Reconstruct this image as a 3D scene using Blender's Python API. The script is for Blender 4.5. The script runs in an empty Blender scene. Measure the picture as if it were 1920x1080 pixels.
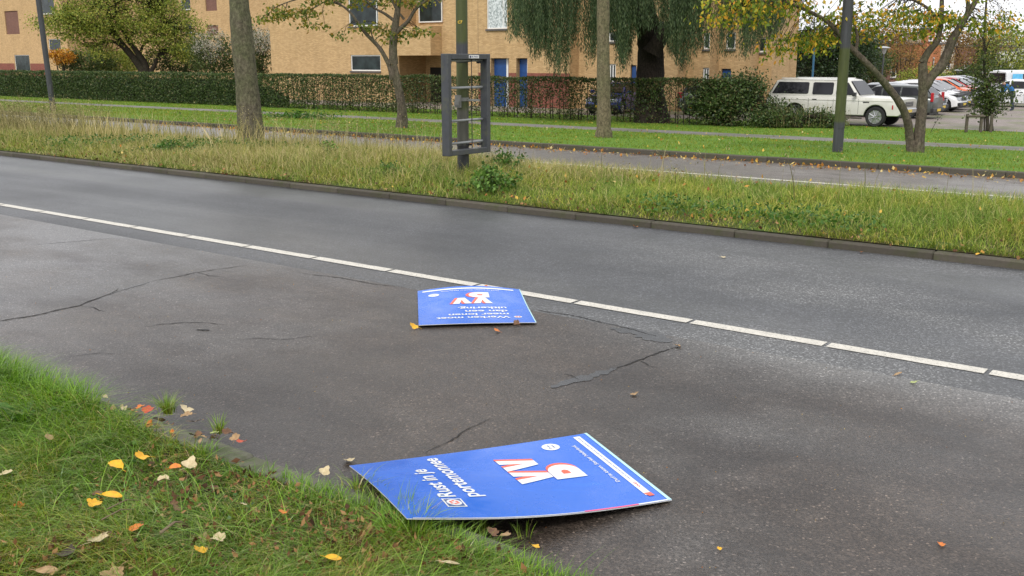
import bpy, bmesh, math, random
import numpy as np
from mathutils import Vector, Matrix
random.seed(7); rng = np.random.default_rng(11)
R = math.radians; PI = math.pi
scene = bpy.context.scene
C = scene.collection

# ------------------------------------------------------------------ camera
FPX, HCAM, HOR = 1900.0, 1.82, 112.0
PITCH = math.atan((540 - HOR) / FPX)
cd = bpy.data.cameras.new('camera'); cam = bpy.data.objects.new('camera', cd); C.objects.link(cam)
cd.sensor_width = 36; cd.lens = 36 * FPX / 1920; cd.clip_start = 0.05; cd.clip_end = 3000
cam.location = (0, 0, HCAM); cam.rotation_euler = (PI / 2 - PITCH, 0, 0)
scene.camera = cam

# ------------------------------------------------------------------ sky and sun (overcast)
SUN_EL, SUN_AZ = 48, 200
world = bpy.data.worlds.new('World'); scene.world = world; world.use_nodes = True
nt = world.node_tree; nt.nodes.clear()
sky = nt.nodes.new('ShaderNodeTexSky'); sky.sky_type = 'NISHITA'; sky.sun_disc = False
sky.sun_elevation = R(SUN_EL); sky.sun_rotation = R(SUN_AZ); sky.air_density = 1.0; sky.dust_density = 2.5; sky.ozone_density = 1.0
hs = nt.nodes.new('ShaderNodeHueSaturation'); hs.inputs['Saturation'].default_value = 0.32
tc = nt.nodes.new('ShaderNodeTexCoord')
mp = nt.nodes.new('ShaderNodeMapping'); mp.inputs['Scale'].default_value = (1, 1, 3.2)
cn = nt.nodes.new('ShaderNodeTexNoise'); cn.inputs['Scale'].default_value = 2.2; cn.inputs['Detail'].default_value = 6; cn.inputs['Roughness'].default_value = .55
cr = nt.nodes.new('ShaderNodeValToRGB'); cr.color_ramp.elements[0].position = .36; cr.color_ramp.elements[1].position = .60
cr.color_ramp.elements[0].color = (.60,) * 3 + (1,); cr.color_ramp.elements[1].color = (1, 1, 1, 1)
mx = nt.nodes.new('ShaderNodeMix'); mx.data_type = 'RGBA'
mx.inputs[7].default_value = (9.45, 9.5, 9.85, 1)        # bright even cloud layer
bg = nt.nodes.new('ShaderNodeBackground'); bg.inputs['Strength'].default_value = 0.10
wo = nt.nodes.new('ShaderNodeOutputWorld')
L = nt.links.new
L(sky.outputs[0], hs.inputs['Color']); L(tc.outputs['Generated'], mp.inputs[0]); L(mp.outputs[0], cn.inputs['Vector'])
L(cn.outputs['Fac'], cr.inputs[0]); L(cr.outputs[0], mx.inputs[0]); L(hs.outputs[0], mx.inputs[6]); L(mx.outputs[2], bg.inputs[0]); L(bg.outputs[0], wo.inputs[0])
sd = bpy.data.lights.new('sun', 'SUN'); sd.energy = 1.5; sd.angle = R(16); sd.color = (1, .97, .92)
sun = bpy.data.objects.new('sun', sd); C.objects.link(sun)
# sky sun direction: azimuth measured clockwise from +Y
_az = R(SUN_AZ); _el = R(SUN_EL)
sdir = Vector((math.sin(_az) * math.cos(_el), math.cos(_az) * math.cos(_el), math.sin(_el)))
sun.rotation_euler = (sdir).to_track_quat('Z', 'Y').to_euler()
scene.view_settings.view_transform = 'Standard'; scene.view_settings.look = 'None'
scene.view_settings.exposure = 0.5; scene.view_settings.gamma = 1.0
scene.view_settings.use_curve_mapping = False
scene.render.engine = 'CYCLES'
scene.cycles.max_bounces = 6; scene.cycles.diffuse_bounces = 3; scene.cycles.transparent_max_bounces = 6
scene.cycles.use_denoising = True

# ------------------------------------------------------------------ place frame: u runs along the road, s across it
AR = math.atan2(-.6055, .7958)
Ux, Uy = math.cos(AR), math.sin(AR); Nx, Ny = -Uy, Ux
def P(u, s, z=0.0): return Vector((u * Ux + s * Nx, u * Uy + s * Ny, z))
def us(x, y): return (x * Ux + y * Uy, x * Nx + y * Ny)
def zg(s):                                     # height of the land across the road corridor
    return 0.0 if s < 17.5 else (.1 - .87 * min(1, (s - 17.5) / 19))
def ray(px, py):
    x, y, z = (px - 960) / FPX, 1.0, -(py - 540) / FPX
    c, s = math.cos(PITCH), math.sin(PITCH)
    return Vector((x, y * c + z * s, -y * s + z * c))
def at(px, py, z=None):                         # the point of the land seen at a pixel of the photograph
    d = ray(px, py); d = d / d.y; t = 2.0
    if z is not None: t = (z - HCAM) / d.z; return Vector((d.x * t, t, z))
    while t < 400:
        if HCAM + d.z * t <= zg(us(d.x * t, t)[1]): break
        t += .02
    return Vector((d.x * t, t, HCAM + d.z * t))
def pt(px, py, D):                              # the point at a distance D ahead
    d = ray(px, py); d = d / d.y; return Vector((d.x * D, D, HCAM + d.z * D))
def onp(px, py, s):                             # (u, z) on an upright plane parallel to the road
    d = ray(px, py); k = d.x * Nx + d.y * Ny; t = s / k
    return us(d.x * t, d.y * t)[0], HCAM + d.z * t

# ------------------------------------------------------------------ object helpers
def link(o, parent=None):
    C.objects.link(o)
    if parent is not None: o.parent = parent
    return o
def tag(o, label=None, cat=None, group=None, kind=None):
    if label: o['label'] = label
    if cat: o['category'] = cat
    if group: o['group'] = group
    if kind: o['kind'] = kind
    return o
def thing(name, label, cat, loc=(0, 0, 0), rz=0.0, group=None):
    o = bpy.data.objects.new(name, None); link(o); o.location = loc; o.rotation_euler = (0, 0, rz); o.empty_display_size = .2
    return tag(o, label, cat, group)
def mesh_np(name, V, F):
    V = np.asarray(V, dtype=np.float32); F = np.asarray(F, dtype=np.int32); k = F.shape[1]
    me = bpy.data.meshes.new(name); me.vertices.add(len(V)); me.vertices.foreach_set('co', V.ravel())
    me.loops.add(F.size); me.loops.foreach_set('vertex_index', F.ravel())
    me.polygons.add(len(F)); me.polygons.foreach_set('loop_start', np.arange(len(F), dtype=np.int32) * k)
    try: me.polygons.foreach_set('loop_total', np.full(len(F), k, dtype=np.int32))
    except Exception: pass
    me.update(calc_edges=True); return me
def obj_np(name, V, F, mat, parent=None):
    me = mesh_np(name, V, F); me.materials.append(mat)
    return link(bpy.data.objects.new(name, me), parent)
class MB:
    def __init__(s): s.v = []; s.f = []
    def add(s, vs, fs):
        n = len(s.v); s.v += [tuple(v) for v in vs]; s.f += [tuple(i + n for i in f) for f in fs]; return s
    def box(s, x0, x1, y0, y1, z0, z1, M=None):
        vs = [Vector((x, y, z)) for x in (x0, x1) for y in (y0, y1) for z in (z0, z1)]
        if M is not None: vs = [M @ v for v in vs]
        return s.add(vs, [(0, 1, 3, 2), (4, 6, 7, 5), (0, 4, 5, 1), (2, 3, 7, 6), (0, 2, 6, 4), (1, 5, 7, 3)])
    def tube(s, pts, rad, n=8, cap=True):
        pts = [Vector(p) for p in pts]; rings = []
        if not hasattr(rad, '__len__'): rad = [rad] * len(pts)
        up = Vector((.13, .31, .94)).normalized()
        for i, p in enumerate(pts):
            t = (pts[min(i + 1, len(pts) - 1)] - pts[max(i - 1, 0)]).normalized()
            if abs(t.dot(up)) > .97 and i == 0: up = Vector((1, .1, 0)).normalized()
            a = t.cross(up).normalized(); b = t.cross(a).normalized(); up = a.cross(t) if a.cross(t).dot(up) > 0 else -a.cross(t)
            rings.append([p + (a * math.cos(2 * PI * k / n) + b * math.sin(2 * PI * k / n)) * rad[i] for k in range(n)])
        vs = [v for r in rings for v in r]; fs = []
        for i in range(len(pts) - 1):
            for k in range(n): fs.append((i * n + k, i * n + (k + 1) % n, (i + 1) * n + (k + 1) % n, (i + 1) * n + k))
        if cap: fs.append(tuple(range(n))[::-1]); fs.append(tuple((len(pts) - 1) * n + k for k in range(n)))
        return s.add(vs, fs)
    def cyl(s, x, y, z0, z1, r0, r1=None, n=16): return s.tube([(x, y, z0), (x, y, z1)], [r0, r0 if r1 is None else r1], n)
    def build(s, name, mat, parent=None, smooth=None, uv=False, bevel=0):
        me = bpy.data.meshes.new(name); me.from_pydata(s.v, [], s.f)
        bm = bmesh.new(); bm.from_mesh(me); bmesh.ops.recalc_face_normals(bm, faces=bm.faces)
        if bevel: bmesh.ops.bevel(bm, geom=list(bm.edges), offset=bevel, segments=1, affect='EDGES', profile=.5, clamp_overlap=True)
        if uv:
            ul = bm.loops.layers.uv.new('UVMap')
            for f in bm.faces:
                n = f.normal
                for l in f.loops:
                    c = l.vert.co
                    l[ul].uv = (c.y, c.z) if abs(n.x) > max(abs(n.y), abs(n.z)) else ((c.x, c.z) if abs(n.y) >= abs(n.z) else (c.x, c.y))
        bm.to_mesh(me); bm.free(); me.materials.append(mat)
        if smooth is not None:
            me.shade_smooth(); me.set_sharp_from_angle(angle=R(smooth))
        return link(bpy.data.objects.new(name, me), parent)

# ------------------------------------------------------------------ materials
class NT:
    def __init__(s, name):
        s.m = bpy.data.materials.new(name); s.m.use_nodes = True; s.t = s.m.node_tree
        s.b = s.t.nodes['Principled BSDF']; s.out = s.t.nodes['Material Output']; s.c = s.t.nodes.new('ShaderNodeTexCoord')
    def n(s, t, **kw):
        o = s.t.nodes.new(t)
        for k, v in kw.items(): setattr(o, k, v)
        return o
    def l(s, a, b): s.t.links.new(a, b)
    def noise(s, scale, detail=4, rough=.55, vec=None, out='Fac', map_scale=None):
        o = s.n('ShaderNodeTexNoise'); o.inputs['Scale'].default_value = scale; o.inputs['Detail'].default_value = detail; o.inputs['Roughness'].default_value = rough
        v = vec if vec is not None else s.c.outputs['Object']
        if map_scale:
            m = s.n('ShaderNodeMapping'); m.inputs['Scale'].default_value = map_scale; s.l(v, m.inputs[0]); v = m.outputs[0]
        s.l(v, o.inputs['Vector']); return o.outputs[out]
    def ramp(s, fac, stops):
        o = s.n('ShaderNodeValToRGB'); e = o.color_ramp.elements
        while len(e) < len(stops): e.new(.5)
        for k, (p, c) in enumerate(stops):
            e[k].position = p; e[k].color = (c if hasattr(c, '__len__') else (c, c, c)) + (1,) if not hasattr(c, '__len__') or len(c) == 3 else c
        s.l(fac, o.inputs[0]); return o.outputs[0]
    def mix(s, fac, a, b, mode='MIX'):
        o = s.n('ShaderNodeMix', data_type='RGBA', blend_type=mode)
        for k, v in ((0, fac), (6, a), (7, b)):
            if hasattr(v, 'is_output'): s.l(v, o.inputs[k])
            elif k == 0: o.inputs[0].default_value = v
            else: o.inputs[k].default_value = tuple(v) + (1,)
        return o.outputs[2]
    def math(s, op, a, b=0.0, clamp=False):
        o = s.n('ShaderNodeMath', operation=op); o.use_clamp = clamp
        for k, v in ((0, a), (1, b)):
            if hasattr(v, 'is_output'): s.l(v, o.inputs[k])
            else: o.inputs[k].default_value = v
        return o.outputs[0]
    def bump(s, h, dist, strength=1.0):
        o = s.n('ShaderNodeBump'); o.inputs['Distance'].default_value = dist; o.inputs['Strength'].default_value = strength
        s.l(h, o.inputs['Height']); s.l(o.outputs[0], s.b.inputs['Normal'])
    def set(s, col=None, rough=None, **kw):
        for k, v in [('Base Color', col), ('Roughness', rough)] + [(a.replace('_', ' '), b) for a, b in kw.items()]:
            if v is None: continue
            if hasattr(v, 'is_output'): s.l(v, s.b.inputs[k])
            else: s.b.inputs[k].default_value = tuple(v) + (1,) if hasattr(v, '__len__') and len(v) == 3 else v
        return s.m
def plain(name, col, rough=.5, var=.12, scale=6, metal=0.0, coat=0.0, spec=.5, dirt=None):
    a = NT(name); n = a.noise(scale, 5)
    c = a.mix(1.0, col, a.ramp(n, [(.3, 1 - var), (.7, 1 + var)]), 'MULTIPLY')
    if dirt:
        g = a.ramp(a.noise(scale * .6, 6, .7), [(.50, 0.0), (.68, 1.0)]); c = a.mix(g, c, dirt)
    rr = a.ramp(a.noise(scale * 2, 3), [(.3, max(0, rough - .08)), (.7, min(1, rough + .08))])
    return a.set(c, rr, Metallic=metal, Coat_Weight=coat, Specular_IOR_Level=spec)
def leafy(name, stops, rough=.5, trans=.35, spec=.3, patch=None):
    """foliage whose every leaf takes its own tone; trans lets light through"""
    a = NT(name); g = a.n('ShaderNodeNewGeometry')
    c = a.ramp(g.outputs['Random Per Island'], stops)
    if patch:
        f = a.ramp(a.noise(patch[0], 3), [(patch[2], 0.0), (patch[3], 1.0)]); c = a.mix(f, c, a.mix(1.0, c, patch[1], 'MULTIPLY'))
    a.set(c, rough, Specular_IOR_Level=spec)
    tr = a.n('ShaderNodeBsdfTranslucent'); a.l(c, tr.inputs[0])
    ms = a.n('ShaderNodeMixShader'); ms.inputs[0].default_value = trans
    a.l(a.b.outputs[0], ms.inputs[1]); a.l(tr.outputs[0], ms.inputs[2]); a.l(ms.outputs[0], a.out.inputs[0])
    return a.m

def asphalt(name, kind):
    a = NT(name); v = a.c.outputs['Object']
    vo = a.n('ShaderNodeTexVoronoi'); vo.inputs['Scale'].default_value = 95 if kind == 'road' else 120; a.l(v, vo.inputs['Vector'])
    sep = a.n('ShaderNodeSeparateColor'); a.l(vo.outputs['Color'], sep.inputs[0])
    fine = a.noise(160, 3, .7)
    big = a.noise(.55, 5, .6); mid = a.noise(3.2, 5, .65)
    lane = a.noise(.32, 4, .5, map_scale=(.22, 1.5, 1))            # long bands that follow the wheel tracks
    if kind == 'road':
        base = a.mix(a.ramp(big, [(.35, 0.0), (.65, 1.0)]), (.022, .0235, .026), (.052, .054, .058))
        st = a.ramp(sep.outputs[0], [(.0, .55), (.6, .92), (.85, 1.55), (1.0, 3.2)])
        dry = a.math('MULTIPLY', a.ramp(a.noise(.5, 4, .55, map_scale=(.55, 1.3, 1)), [(.44, 0.0), (.60, 1.0)]), a.ramp(a.noise(60, 3, .7), [(.35, .2), (.6, 1.0)]))
        # the drier, frost-grey right-hand half of the lane
        sx = a.n('ShaderNodeSeparateXYZ'); a.l(v, sx.inputs[0])
        right = a.ramp(a.math('ADD', a.math('MULTIPLY', sx.outputs[0], .12), 1.02), [(.25, 0.0), (.65, 1.0)])
        dry = a.math('MULTIPLY', dry, right)
        base = a.mix(dry, base, (.125, .125, .122))
        col = a.mix(1.0, base, st, 'MULTIPLY')
        rough = a.ramp(lane, [(.36, .28), (.62, .58)])
        rough = a.mix(dry, rough, (.75,) * 3)
    else:
        base = a.mix(a.ramp(mid, [(.3, 0.0), (.7, 1.0)]), (.034, .0255, .0195), (.060, .046, .036))
        base = a.mix(a.ramp(big, [(.42, 0.0), (.6, .8)]), base, (.024, .020, .018))
        st = a.ramp(sep.outputs[0], [(.0, .50), (.5, .92), (.8, 1.35), (.97, 1.8), (1.0, 4.2)])
        sx = a.n('ShaderNodeSeparateXYZ'); a.l(v, sx.inputs[0])
        # pale dried rim along the joint with the road, widening to the right
        sj = a.math('ADD', sx.outputs[1], a.math('MULTIPLY', a.math('SUBTRACT', mid, .5), .35))
        rim = a.ramp(sj, [(5.25 / 8, 0.0), (5.9 / 8, 1.0)]) if False else None
        mr = a.n('ShaderNodeMapRange'); mr.inputs['From Min'].default_value = 5.05; mr.inputs['From Max'].default_value = 5.95; a.l(sj, mr.inputs[0])
        fx = a.n('ShaderNodeMapRange'); fx.inputs['From Min'].default_value = -4.2; fx.inputs['From Max'].default_value = -2.4; a.l(sx.outputs[0], fx.inputs[0])
        rimf = a.math('MULTIPLY', a.math('POWER', mr.outputs[0], 1.6), fx.outputs[0])
        rimf = a.math('MULTIPLY', rimf, a.ramp(a.noise(40, 3, .7), [(.3, .5), (.6, 1.0)]))
        base = a.mix(a.math('MULTIPLY', rimf, .75), base, (.19, .19, .185))
        dr = a.ramp(a.noise(.8, 5, .6), [(.54, 0.0), (.68, .5)])
        base = a.mix(dr, base, (.085, .08, .075))
        if kind == 'far': base = a.mix(a.ramp(mid, [(.35, 0.0), (.65, 1.0)]), (.085, .072, .062), (.13, .115, .10))
        col = a.mix(1.0, base, st, 'MULTIPLY')
        wet = a.n('ShaderNodeMapRange'); wet.inputs['From Min'].default_value = -4.5; wet.inputs['From Max'].default_value = -9.0; a.l(sx.outputs[0], wet.inputs[0])
        wn = a.math('ADD', a.noise(.7, 4, .6, map_scale=(.6, 1.2, 1)), a.math('MULTIPLY', wet.outputs[0], .16))
        rough = a.ramp(wn, [(.38, .56), (.60, .33)])
        if kind != 'far': col = a.mix(a.math('MULTIPLY', wet.outputs[0], a.ramp(a.noise(.9, 5, .6, map_scale=(.6, 1.2, 1)), [(.38, .15), (.6, .9)])), col, a.mix(1.0, (.125, .123, .126), st, 'MULTIPLY'))  # paler towards the left: wet sheen and drier tone put into the colour
    a.set(col, rough, Specular_IOR_Level=.8 if kind == 'road' else .62)
    h = a.math('ADD', a.math('MULTIPLY', vo.outputs['Distance'], -1.1), a.math('MULTIPLY', fine, .5))
    a.bump(h, .0035, .55)
    return a.m
def soil(name, c1, c2, c3, scale=14, rough=.95):
    a = NT(name)
    c = a.mix(a.ramp(a.noise(scale, 5, .7), [(.35, 0.0), (.65, 1.0)]), c1, c2)
    c = a.mix(a.ramp(a.noise(scale * .13, 4), [(.45, 0.0), (.62, 1.0)]), c, c3)
    a.set(c, rough, Specular_IOR_Level=.2); a.bump(a.noise(scale * 3, 4, .7), .02); return a.m
def concrete(name, c1, c2, moss=(.06, .075, .03), amt=.5):
    a = NT(name)
    c = a.mix(a.noise(30, 6, .7), c1, c2)
    c = a.mix(a.ramp(a.noise(5, 6, .7), [(.46, 0.0), (.66, amt)]), c, moss)
    oi = a.n('ShaderNodeObjectInfo'); c = a.mix(1.0, c, a.ramp(oi.outputs['Random'], [(0, .82), (1, 1.15)]), 'MULTIPLY')
    a.set(c, .8, Specular_IOR_Level=.3); a.bump(a.noise(180, 3, .7), .002); return a.m
def brick(name, b1, b2, mortar):
    a = NT(name); bt = a.n('ShaderNodeTexBrick'); a.l(a.c.outputs['UV'], bt.inputs['Vector'])
    bt.inputs['Color1'].default_value = b1 + (1,); bt.inputs['Color2'].default_value = b2 + (1,); bt.inputs['Mortar'].default_value = mortar + (1,)
    bt.inputs['Scale'].default_value = 1; bt.inputs['Brick Width'].default_value = .21; bt.inputs['Row Height'].default_value = .0625
    bt.inputs['Mortar Size'].default_value = .006; bt.inputs['Bias'].default_value = -.1
    c = a.mix(1.0, bt.outputs['Color'], a.ramp(a.noise(.6, 5, .6), [(.3, .93), (.7, 1.05)]), 'MULTIPLY')
    # vertical rain streaks and weathering
    c = a.mix(1.0, c, a.ramp(a.noise(1.2, 5, .7, vec=a.c.outputs['UV'], map_scale=(2.5, .25, 1)), [(.35, .93), (.6, 1.03)]), 'MULTIPLY')
    a.set(c, .85, Specular_IOR_Level=.25); a.bump(a.math('MULTIPLY', bt.outputs['Fac'], -1.0), .006, .7); return a.m
def bark(name, c1, c2, moss=None, amt=.6):
    a = NT(name)
    n = a.noise(9, 6, .7, map_scale=(2.2, 2.2, .45))
    c = a.mix(a.ramp(n, [(.35, 0.0), (.65, 1.0)]), c1, c2)
    if moss: c = a.mix(a.ramp(a.noise(1.7, 5, .65), [(.40, 0.0), (.62, amt)]), c, moss)
    c = a.mix(1.0, c, a.ramp(a.noise(22, 5, .8, map_scale=(1, 1, .7)), [(.36, .45), (.64, 1.35)]), 'MULTIPLY')
    a.set(c, .9, Specular_IOR_Level=.2); a.bump(a.math('ADD', n, a.math('MULTIPLY', a.noise(40, 4, .7), .5)), .03, .8); return a.m
def paint(name, col, rough=.25, metal=0.0):
    a = NT(name); d = a.ramp(a.noise(3, 5), [(.35, .92), (.7, 1.03)])
    return a.set(a.mix(1.0, col, d, 'MULTIPLY'), rough, Metallic=metal, Coat_Weight=.6, Coat_Roughness=.08)
def glass(name, col=(.02, .025, .03), rough=.06):
    a = NT(name); return a.set(a.mix(a.ramp(a.noise(1.5, 4), [(.4, 0.0), (.65, 1.0)]), col, tuple(c * 2.4 for c in col)), rough, Specular_IOR_Level=.30)  # paler mottling in the colour stands in for uneven reflections

M_road = asphalt('wet_dark_asphalt', 'road'); M_park = asphalt('brown_grey_asphalt', 'strip')
M_road2 = asphalt('far_asphalt', 'far')
M_verge = soil('verge_soil', (.035, .032, .014), (.075, .060, .028), (.040, .070, .014), 20)
M_median = soil('median_soil', (.06, .055, .022), (.12, .10, .045), (.07, .11, .025), 10)
M_lawn = soil('lawn_turf', (.07, .15, .014), (.12, .22, .022), (.10, .19, .022), 3)
M_far = soil('far_ground', (.06, .07, .035), (.09, .09, .06), (.07, .10, .03), 1)
M_path = soil('path_tiles', (.15, .14, .13), (.22, .205, .19), (.13, .13, .10), 3, .7)
M_kerb = concrete('kerb_concrete', (.052, .044, .033), (.105, .092, .073), (.06, .065, .028), .7)
M_kerb_near = concrete('near_kerb_concrete', (.075, .072, .055), (.14, .135, .105), (.05, .065, .022), .85)
M_line = None
def line_mat():
    a = NT('road_marking_paint')
    w = a.ramp(a.noise(70, 5, .8), [(.36, .15), (.46, 1.0)])
    w2 = a.ramp(a.noise(6, 5, .7), [(.35, .85), (.6, 1.0)])
    c = a.mix(1.0, a.mix(w, (.12, .12, .11), (.60, .57, .50)), w2, 'MULTIPLY')
    a.set(c, .6); a.bump(a.noise(300, 2), .001); return a.m
M_line = line_mat()
M_crack = plain('crack_shadow', (.012, .011, .010), .7, .3, 30)
M_seal = plain('crack_sealant', (.030, .031, .034), .3, .3, 12)
M_pave = None
def pave_mat():
    a = NT('parking_pavers'); bt = a.n('ShaderNodeTexBrick'); a.l(a.c.outputs['Object'], bt.inputs['Vector'])
    bt.inputs['Color1'].default_value = (.20, .165, .15, 1); bt.inputs['Color2'].default_value = (.30, .25, .225, 1); bt.inputs['Mortar'].default_value = (.09, .085, .06, 1)
    bt.inputs['Scale'].default_value = 1; bt.inputs['Brick Width'].default_value = .21; bt.inputs['Row Height'].default_value = .105; bt.inputs['Mortar Size'].default_value = .006
    c = a.mix(a.ramp(a.noise(.35, 5, .65), [(.47, 0.0), (.62, .75)]), bt.outputs['Color'], (.13, .15, .05))
    c = a.mix(1.0, c, a.ramp(a.noise(3, 5, .7), [(.3, .75), (.7, 1.15)]), 'MULTIPLY')
    return a.set(c, .7, Specular_IOR_Level=.4)
M_pave = pave_mat()
M_yb = brick('yellow_brick', (.47, .305, .145), (.62, .42, .215), (.36, .26, .15))
M_rb = brick('red_brick_plinth', (.20, .062, .045), (.28, .09, .062), (.20, .13, .10))
M_ob = brick('orange_brick', (.42, .15, .065), (.52, .20, .085), (.35, .2, .12))
M_bb = brick('brown_brick', (.17, .085, .065), (.22, .11, .08), (.17, .12, .1))
M_beige = plain('beige_render', (.48, .42, .33), .8)
M_white = plain('white_frame_paint', (.72, .72, .70), .45, .06)
M_sill = plain('grey_stone_sill', (.10, .09, .085), .7)
M_blue = plain('blue_door_paint', (.012, .060, .21), .4, .12)
M_pane = glass('window_glass', (.014, .020, .020), .12)
M_dark = plain('dark_interior', (.02, .018, .015), .9)
def lacy_mat():
    a = NT('lacy_pane'); return a.set(a.ramp(a.noise(9, 5, .8), [(.38, (.16, .2, .2)), (.58, (.68, .72, .72))]), .5, Coat_Weight=.6)  # bright lacy reflection and curtain lace put into the pane colour
M_lacy = lacy_mat()
M_steel = plain('grey_painted_steel', (.050, .054, .060), .42, .15, 10, dirt=(.075, .08, .055))
M_pole = None
def pole_mat(name, segs, algae=(.050, .062, .012)):
    """post paint with bands by height: list of (z, 0 grey / 1 algae green / 2 lighter grey)"""
    a = NT(name); sx = a.n('ShaderNodeSeparateXYZ'); a.l(a.c.outputs['Object'], sx.inputs[0])
    z = a.math('ADD', sx.outputs[2], a.math('MULTIPLY', a.math('SUBTRACT', a.noise(7, 4, .6), .5), .10))
    cols = {0: (.040, .042, .046), 1: algae, 2: (.078, .076, .058), 3: (.018, .018, .018)}
    c = cols[segs[0][1]]
    for (z0, k) in segs[1:]:
        f = a.n('ShaderNodeMapRange'); f.inputs['From Min'].default_value = z0 - .03; f.inputs['From Max'].default_value = z0 + .03; a.l(z, f.inputs[0])
        c = a.mix(f.outputs[0], c, cols[k])
    c = a.mix(1.0, c, a.ramp(a.noise(5, 6, .7, map_scale=(4, 4, .5)), [(.3, .7), (.7, 1.3)]), 'MULTIPLY')
    return a.set(c, .55)
M_bark_g = bark('greenish_grey_bark', (.085, .075, .052), (.16, .14, .095), (.10, .115, .05))
M_bark_s = bark('smooth_grey_bark', (.14, .115, .07), (.20, .165, .105), (.13, .135, .065), .5)
M_bark_d = bark('dark_bark', (.025, .020, .015), (.055, .042, .032), (.045, .05, .025), .4)
M_bark_c = bark('cherry_bark', (.085, .066, .050), (.15, .12, .095), (.10, .11, .05), .4)
M_bark_w = bark('willow_bark', (.018, .014, .011), (.045, .034, .026))
M_twig = plain('dead_twig', (.14, .10, .06), .8)
M_rubber = plain('tyre_rubber', (.018, .018, .018), .8)
M_rim = plain('wheel_metal', (.42, .42, .43), .3, .1, metal=.8)
M_chrome = plain('chrome_trim', (.55, .55, .56), .2, .05, metal=1)
M_blk = plain('black_plastic', (.022, .022, .024), .5)
M_carglass = glass('car_glass', (.008, .008, .010), .05)
M_redlamp = paint('red_tail_lamp', (.42, .012, .02), .12)
M_headlamp = paint('headlamp_lens', (.50, .53, .57), .08)
M_plate = plain('yellow_number_plate', (.72, .50, .03), .4)

# ------------------------------------------------------------------ the setting: sheets in the road frame
def sheet(name, u0, u1, s0, s1, zf, mat, nu=2, ns=2, wob=0.0, kind='structure', edge=None):
    us_ = np.linspace(u0, u1, nu); ss = np.linspace(s0, s1, ns); V = []
    for j, s in enumerate(ss):
        for i, u in enumerate(us_):
            V.append((u, s, zf(s) + (random.uniform(-wob, wob) if 0 < j < ns - 1 else 0)))
    F = [(j * nu + i, j * nu + i + 1, (j + 1) * nu + i + 1, (j + 1) * nu + i) for j in range(ns - 1) for i in range(nu - 1)]
    o = obj_np(name, V, F, mat); o.rotation_euler = (0, 0, AR)
    if wob: o.data.shade_smooth()
    return tag(o, kind=kind)
S_K0, S_SEAM, S_LINE, S_K1, S_MED2, S_K2 = 2.70, 5.91, 6.33, 9.76, 13.5, 17.5
ground = sheet('ground', -1500, 1500, -400, 1800, lambda s: -1.15, M_far)
sheet('verge', -40, 14, -14, S_K0 - .12, lambda s: .085 + .05 * min(1, max(0, (2.4 - s) / 2)), M_verge, 140, 60, .012)
strip = sheet('parking_strip', -160, 60, S_K0, S_SEAM, lambda s: 0.0, M_park)
road = sheet('road', -160, 60, S_SEAM, S_K1, lambda s: 0.0, M_road)
sheet('median', -160, 60, S_K1 + .14, S_MED2, lambda s: .075 + .05 * math.sin((s - 9.9) / 3.6 * PI), M_median, 300, 16, .02)
road2 = sheet('far_road', -160, 60, S_MED2 + .002, S_K2, lambda s: 0.0, M_road2)
S_P0, S_P1 = 27.4, 30.6
sheet('lawn', -160, 60, S_K2 + .14, S_P0, zg, M_lawn, 160, 14, .015)
path = sheet('path', -160, 60, S_P0, S_P1, lambda s: zg(s) + .0, M_path, 2, 4)
sheet('lawn', -160, 60, S_P1, 41.3, zg, M_lawn, 160, 14, .015)
sheet('parking_pavement', -160, 120, 41.3, 150, lambda s: -.80 + .03, M_pave)
tag(ground); 
# soft kerb face behind the verge kerb is the kerb stones themselves
def kerb(name, s0, s1, ztop, u0, u1, step, mat, zf=lambda s: 0, jit=.004):
    k = bpy.data.objects.new(name, None); link(k); k.rotation_euler = (0, 0, AR); tag(k, kind='structure')
    me = None; u = u0
    protos = []
    for q in range(3):
        b = MB(); b.box(-step / 2 + .002, step / 2 - .002, 0, s1 - s0, -.1, ztop)
        o = b.build('kerb_stone', mat, None, bevel=.012); protos.append(o.data); bpy.data.objects.remove(o)
    while u < u1:
        o = bpy.data.objects.new('kerb_stone', random.choice(protos)); link(o, k)
        o.location = (u, s0 + random.uniform(-jit, jit), random.uniform(-jit, jit)); o.rotation_euler = (random.uniform(-.006, .006), 0, random.uniform(-.003, .003)); u += step
    return k
kerb('verge_kerb', S_K0 - .12, S_K0, .095, -22, 3, 1.0, M_kerb_near)
kerb('median_kerb', S_K1, S_K1 + .13, .07, -75, 6, 1.0, M_kerb, jit=.002)
kerb('far_kerb', S_K2, S_K2 + .15, .095, -75, 4, 1.0, M_kerb)

# painted dashes of the edge line: each its own part of the road
def dash(L_, w, parent, u, s):
    b = MB(); n = 10; pts = []
    for i in range(n + 1):
        x = -L_ / 2 + L_ * i / n; pts.append((x, -w / 2 + random.uniform(-.003, .003), .004)); pts.append((x, w / 2 + random.uniform(-.003, .003), .004))
    b.add(pts, [(2 * i, 2 * i + 2, 2 * i + 3, 2 * i + 1) for i in range(n)])
    o = b.build('painted_dash', M_line, parent); o.location = (u, s, 0); return o
u = -1.8 + .995 * 6 + .5
dm = [dash(.957, .112, road, 50 + k, S_LINE).data for k in range(4)]
for o in [o for o in bpy.data.objects if o.name.startswith('painted_dash')]: bpy.data.objects.remove(o)
while u > -62:
    o = bpy.data.objects.new('painted_dash', random.choice(dm)); link(o, road); o.location = (u - .497, S_LINE, 0); u -= .985
b = MB(); 
for k in range(55):
    uu = 4 - k * 1.5; b.add([(uu, 14.93, .004), (uu - 1.49, 14.93, .004), (uu - 1.49, 15.04, .004), (uu, 15.04, .004)], [(0, 1, 2, 3)])
b.build('painted_line', M_line, road2)

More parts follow.
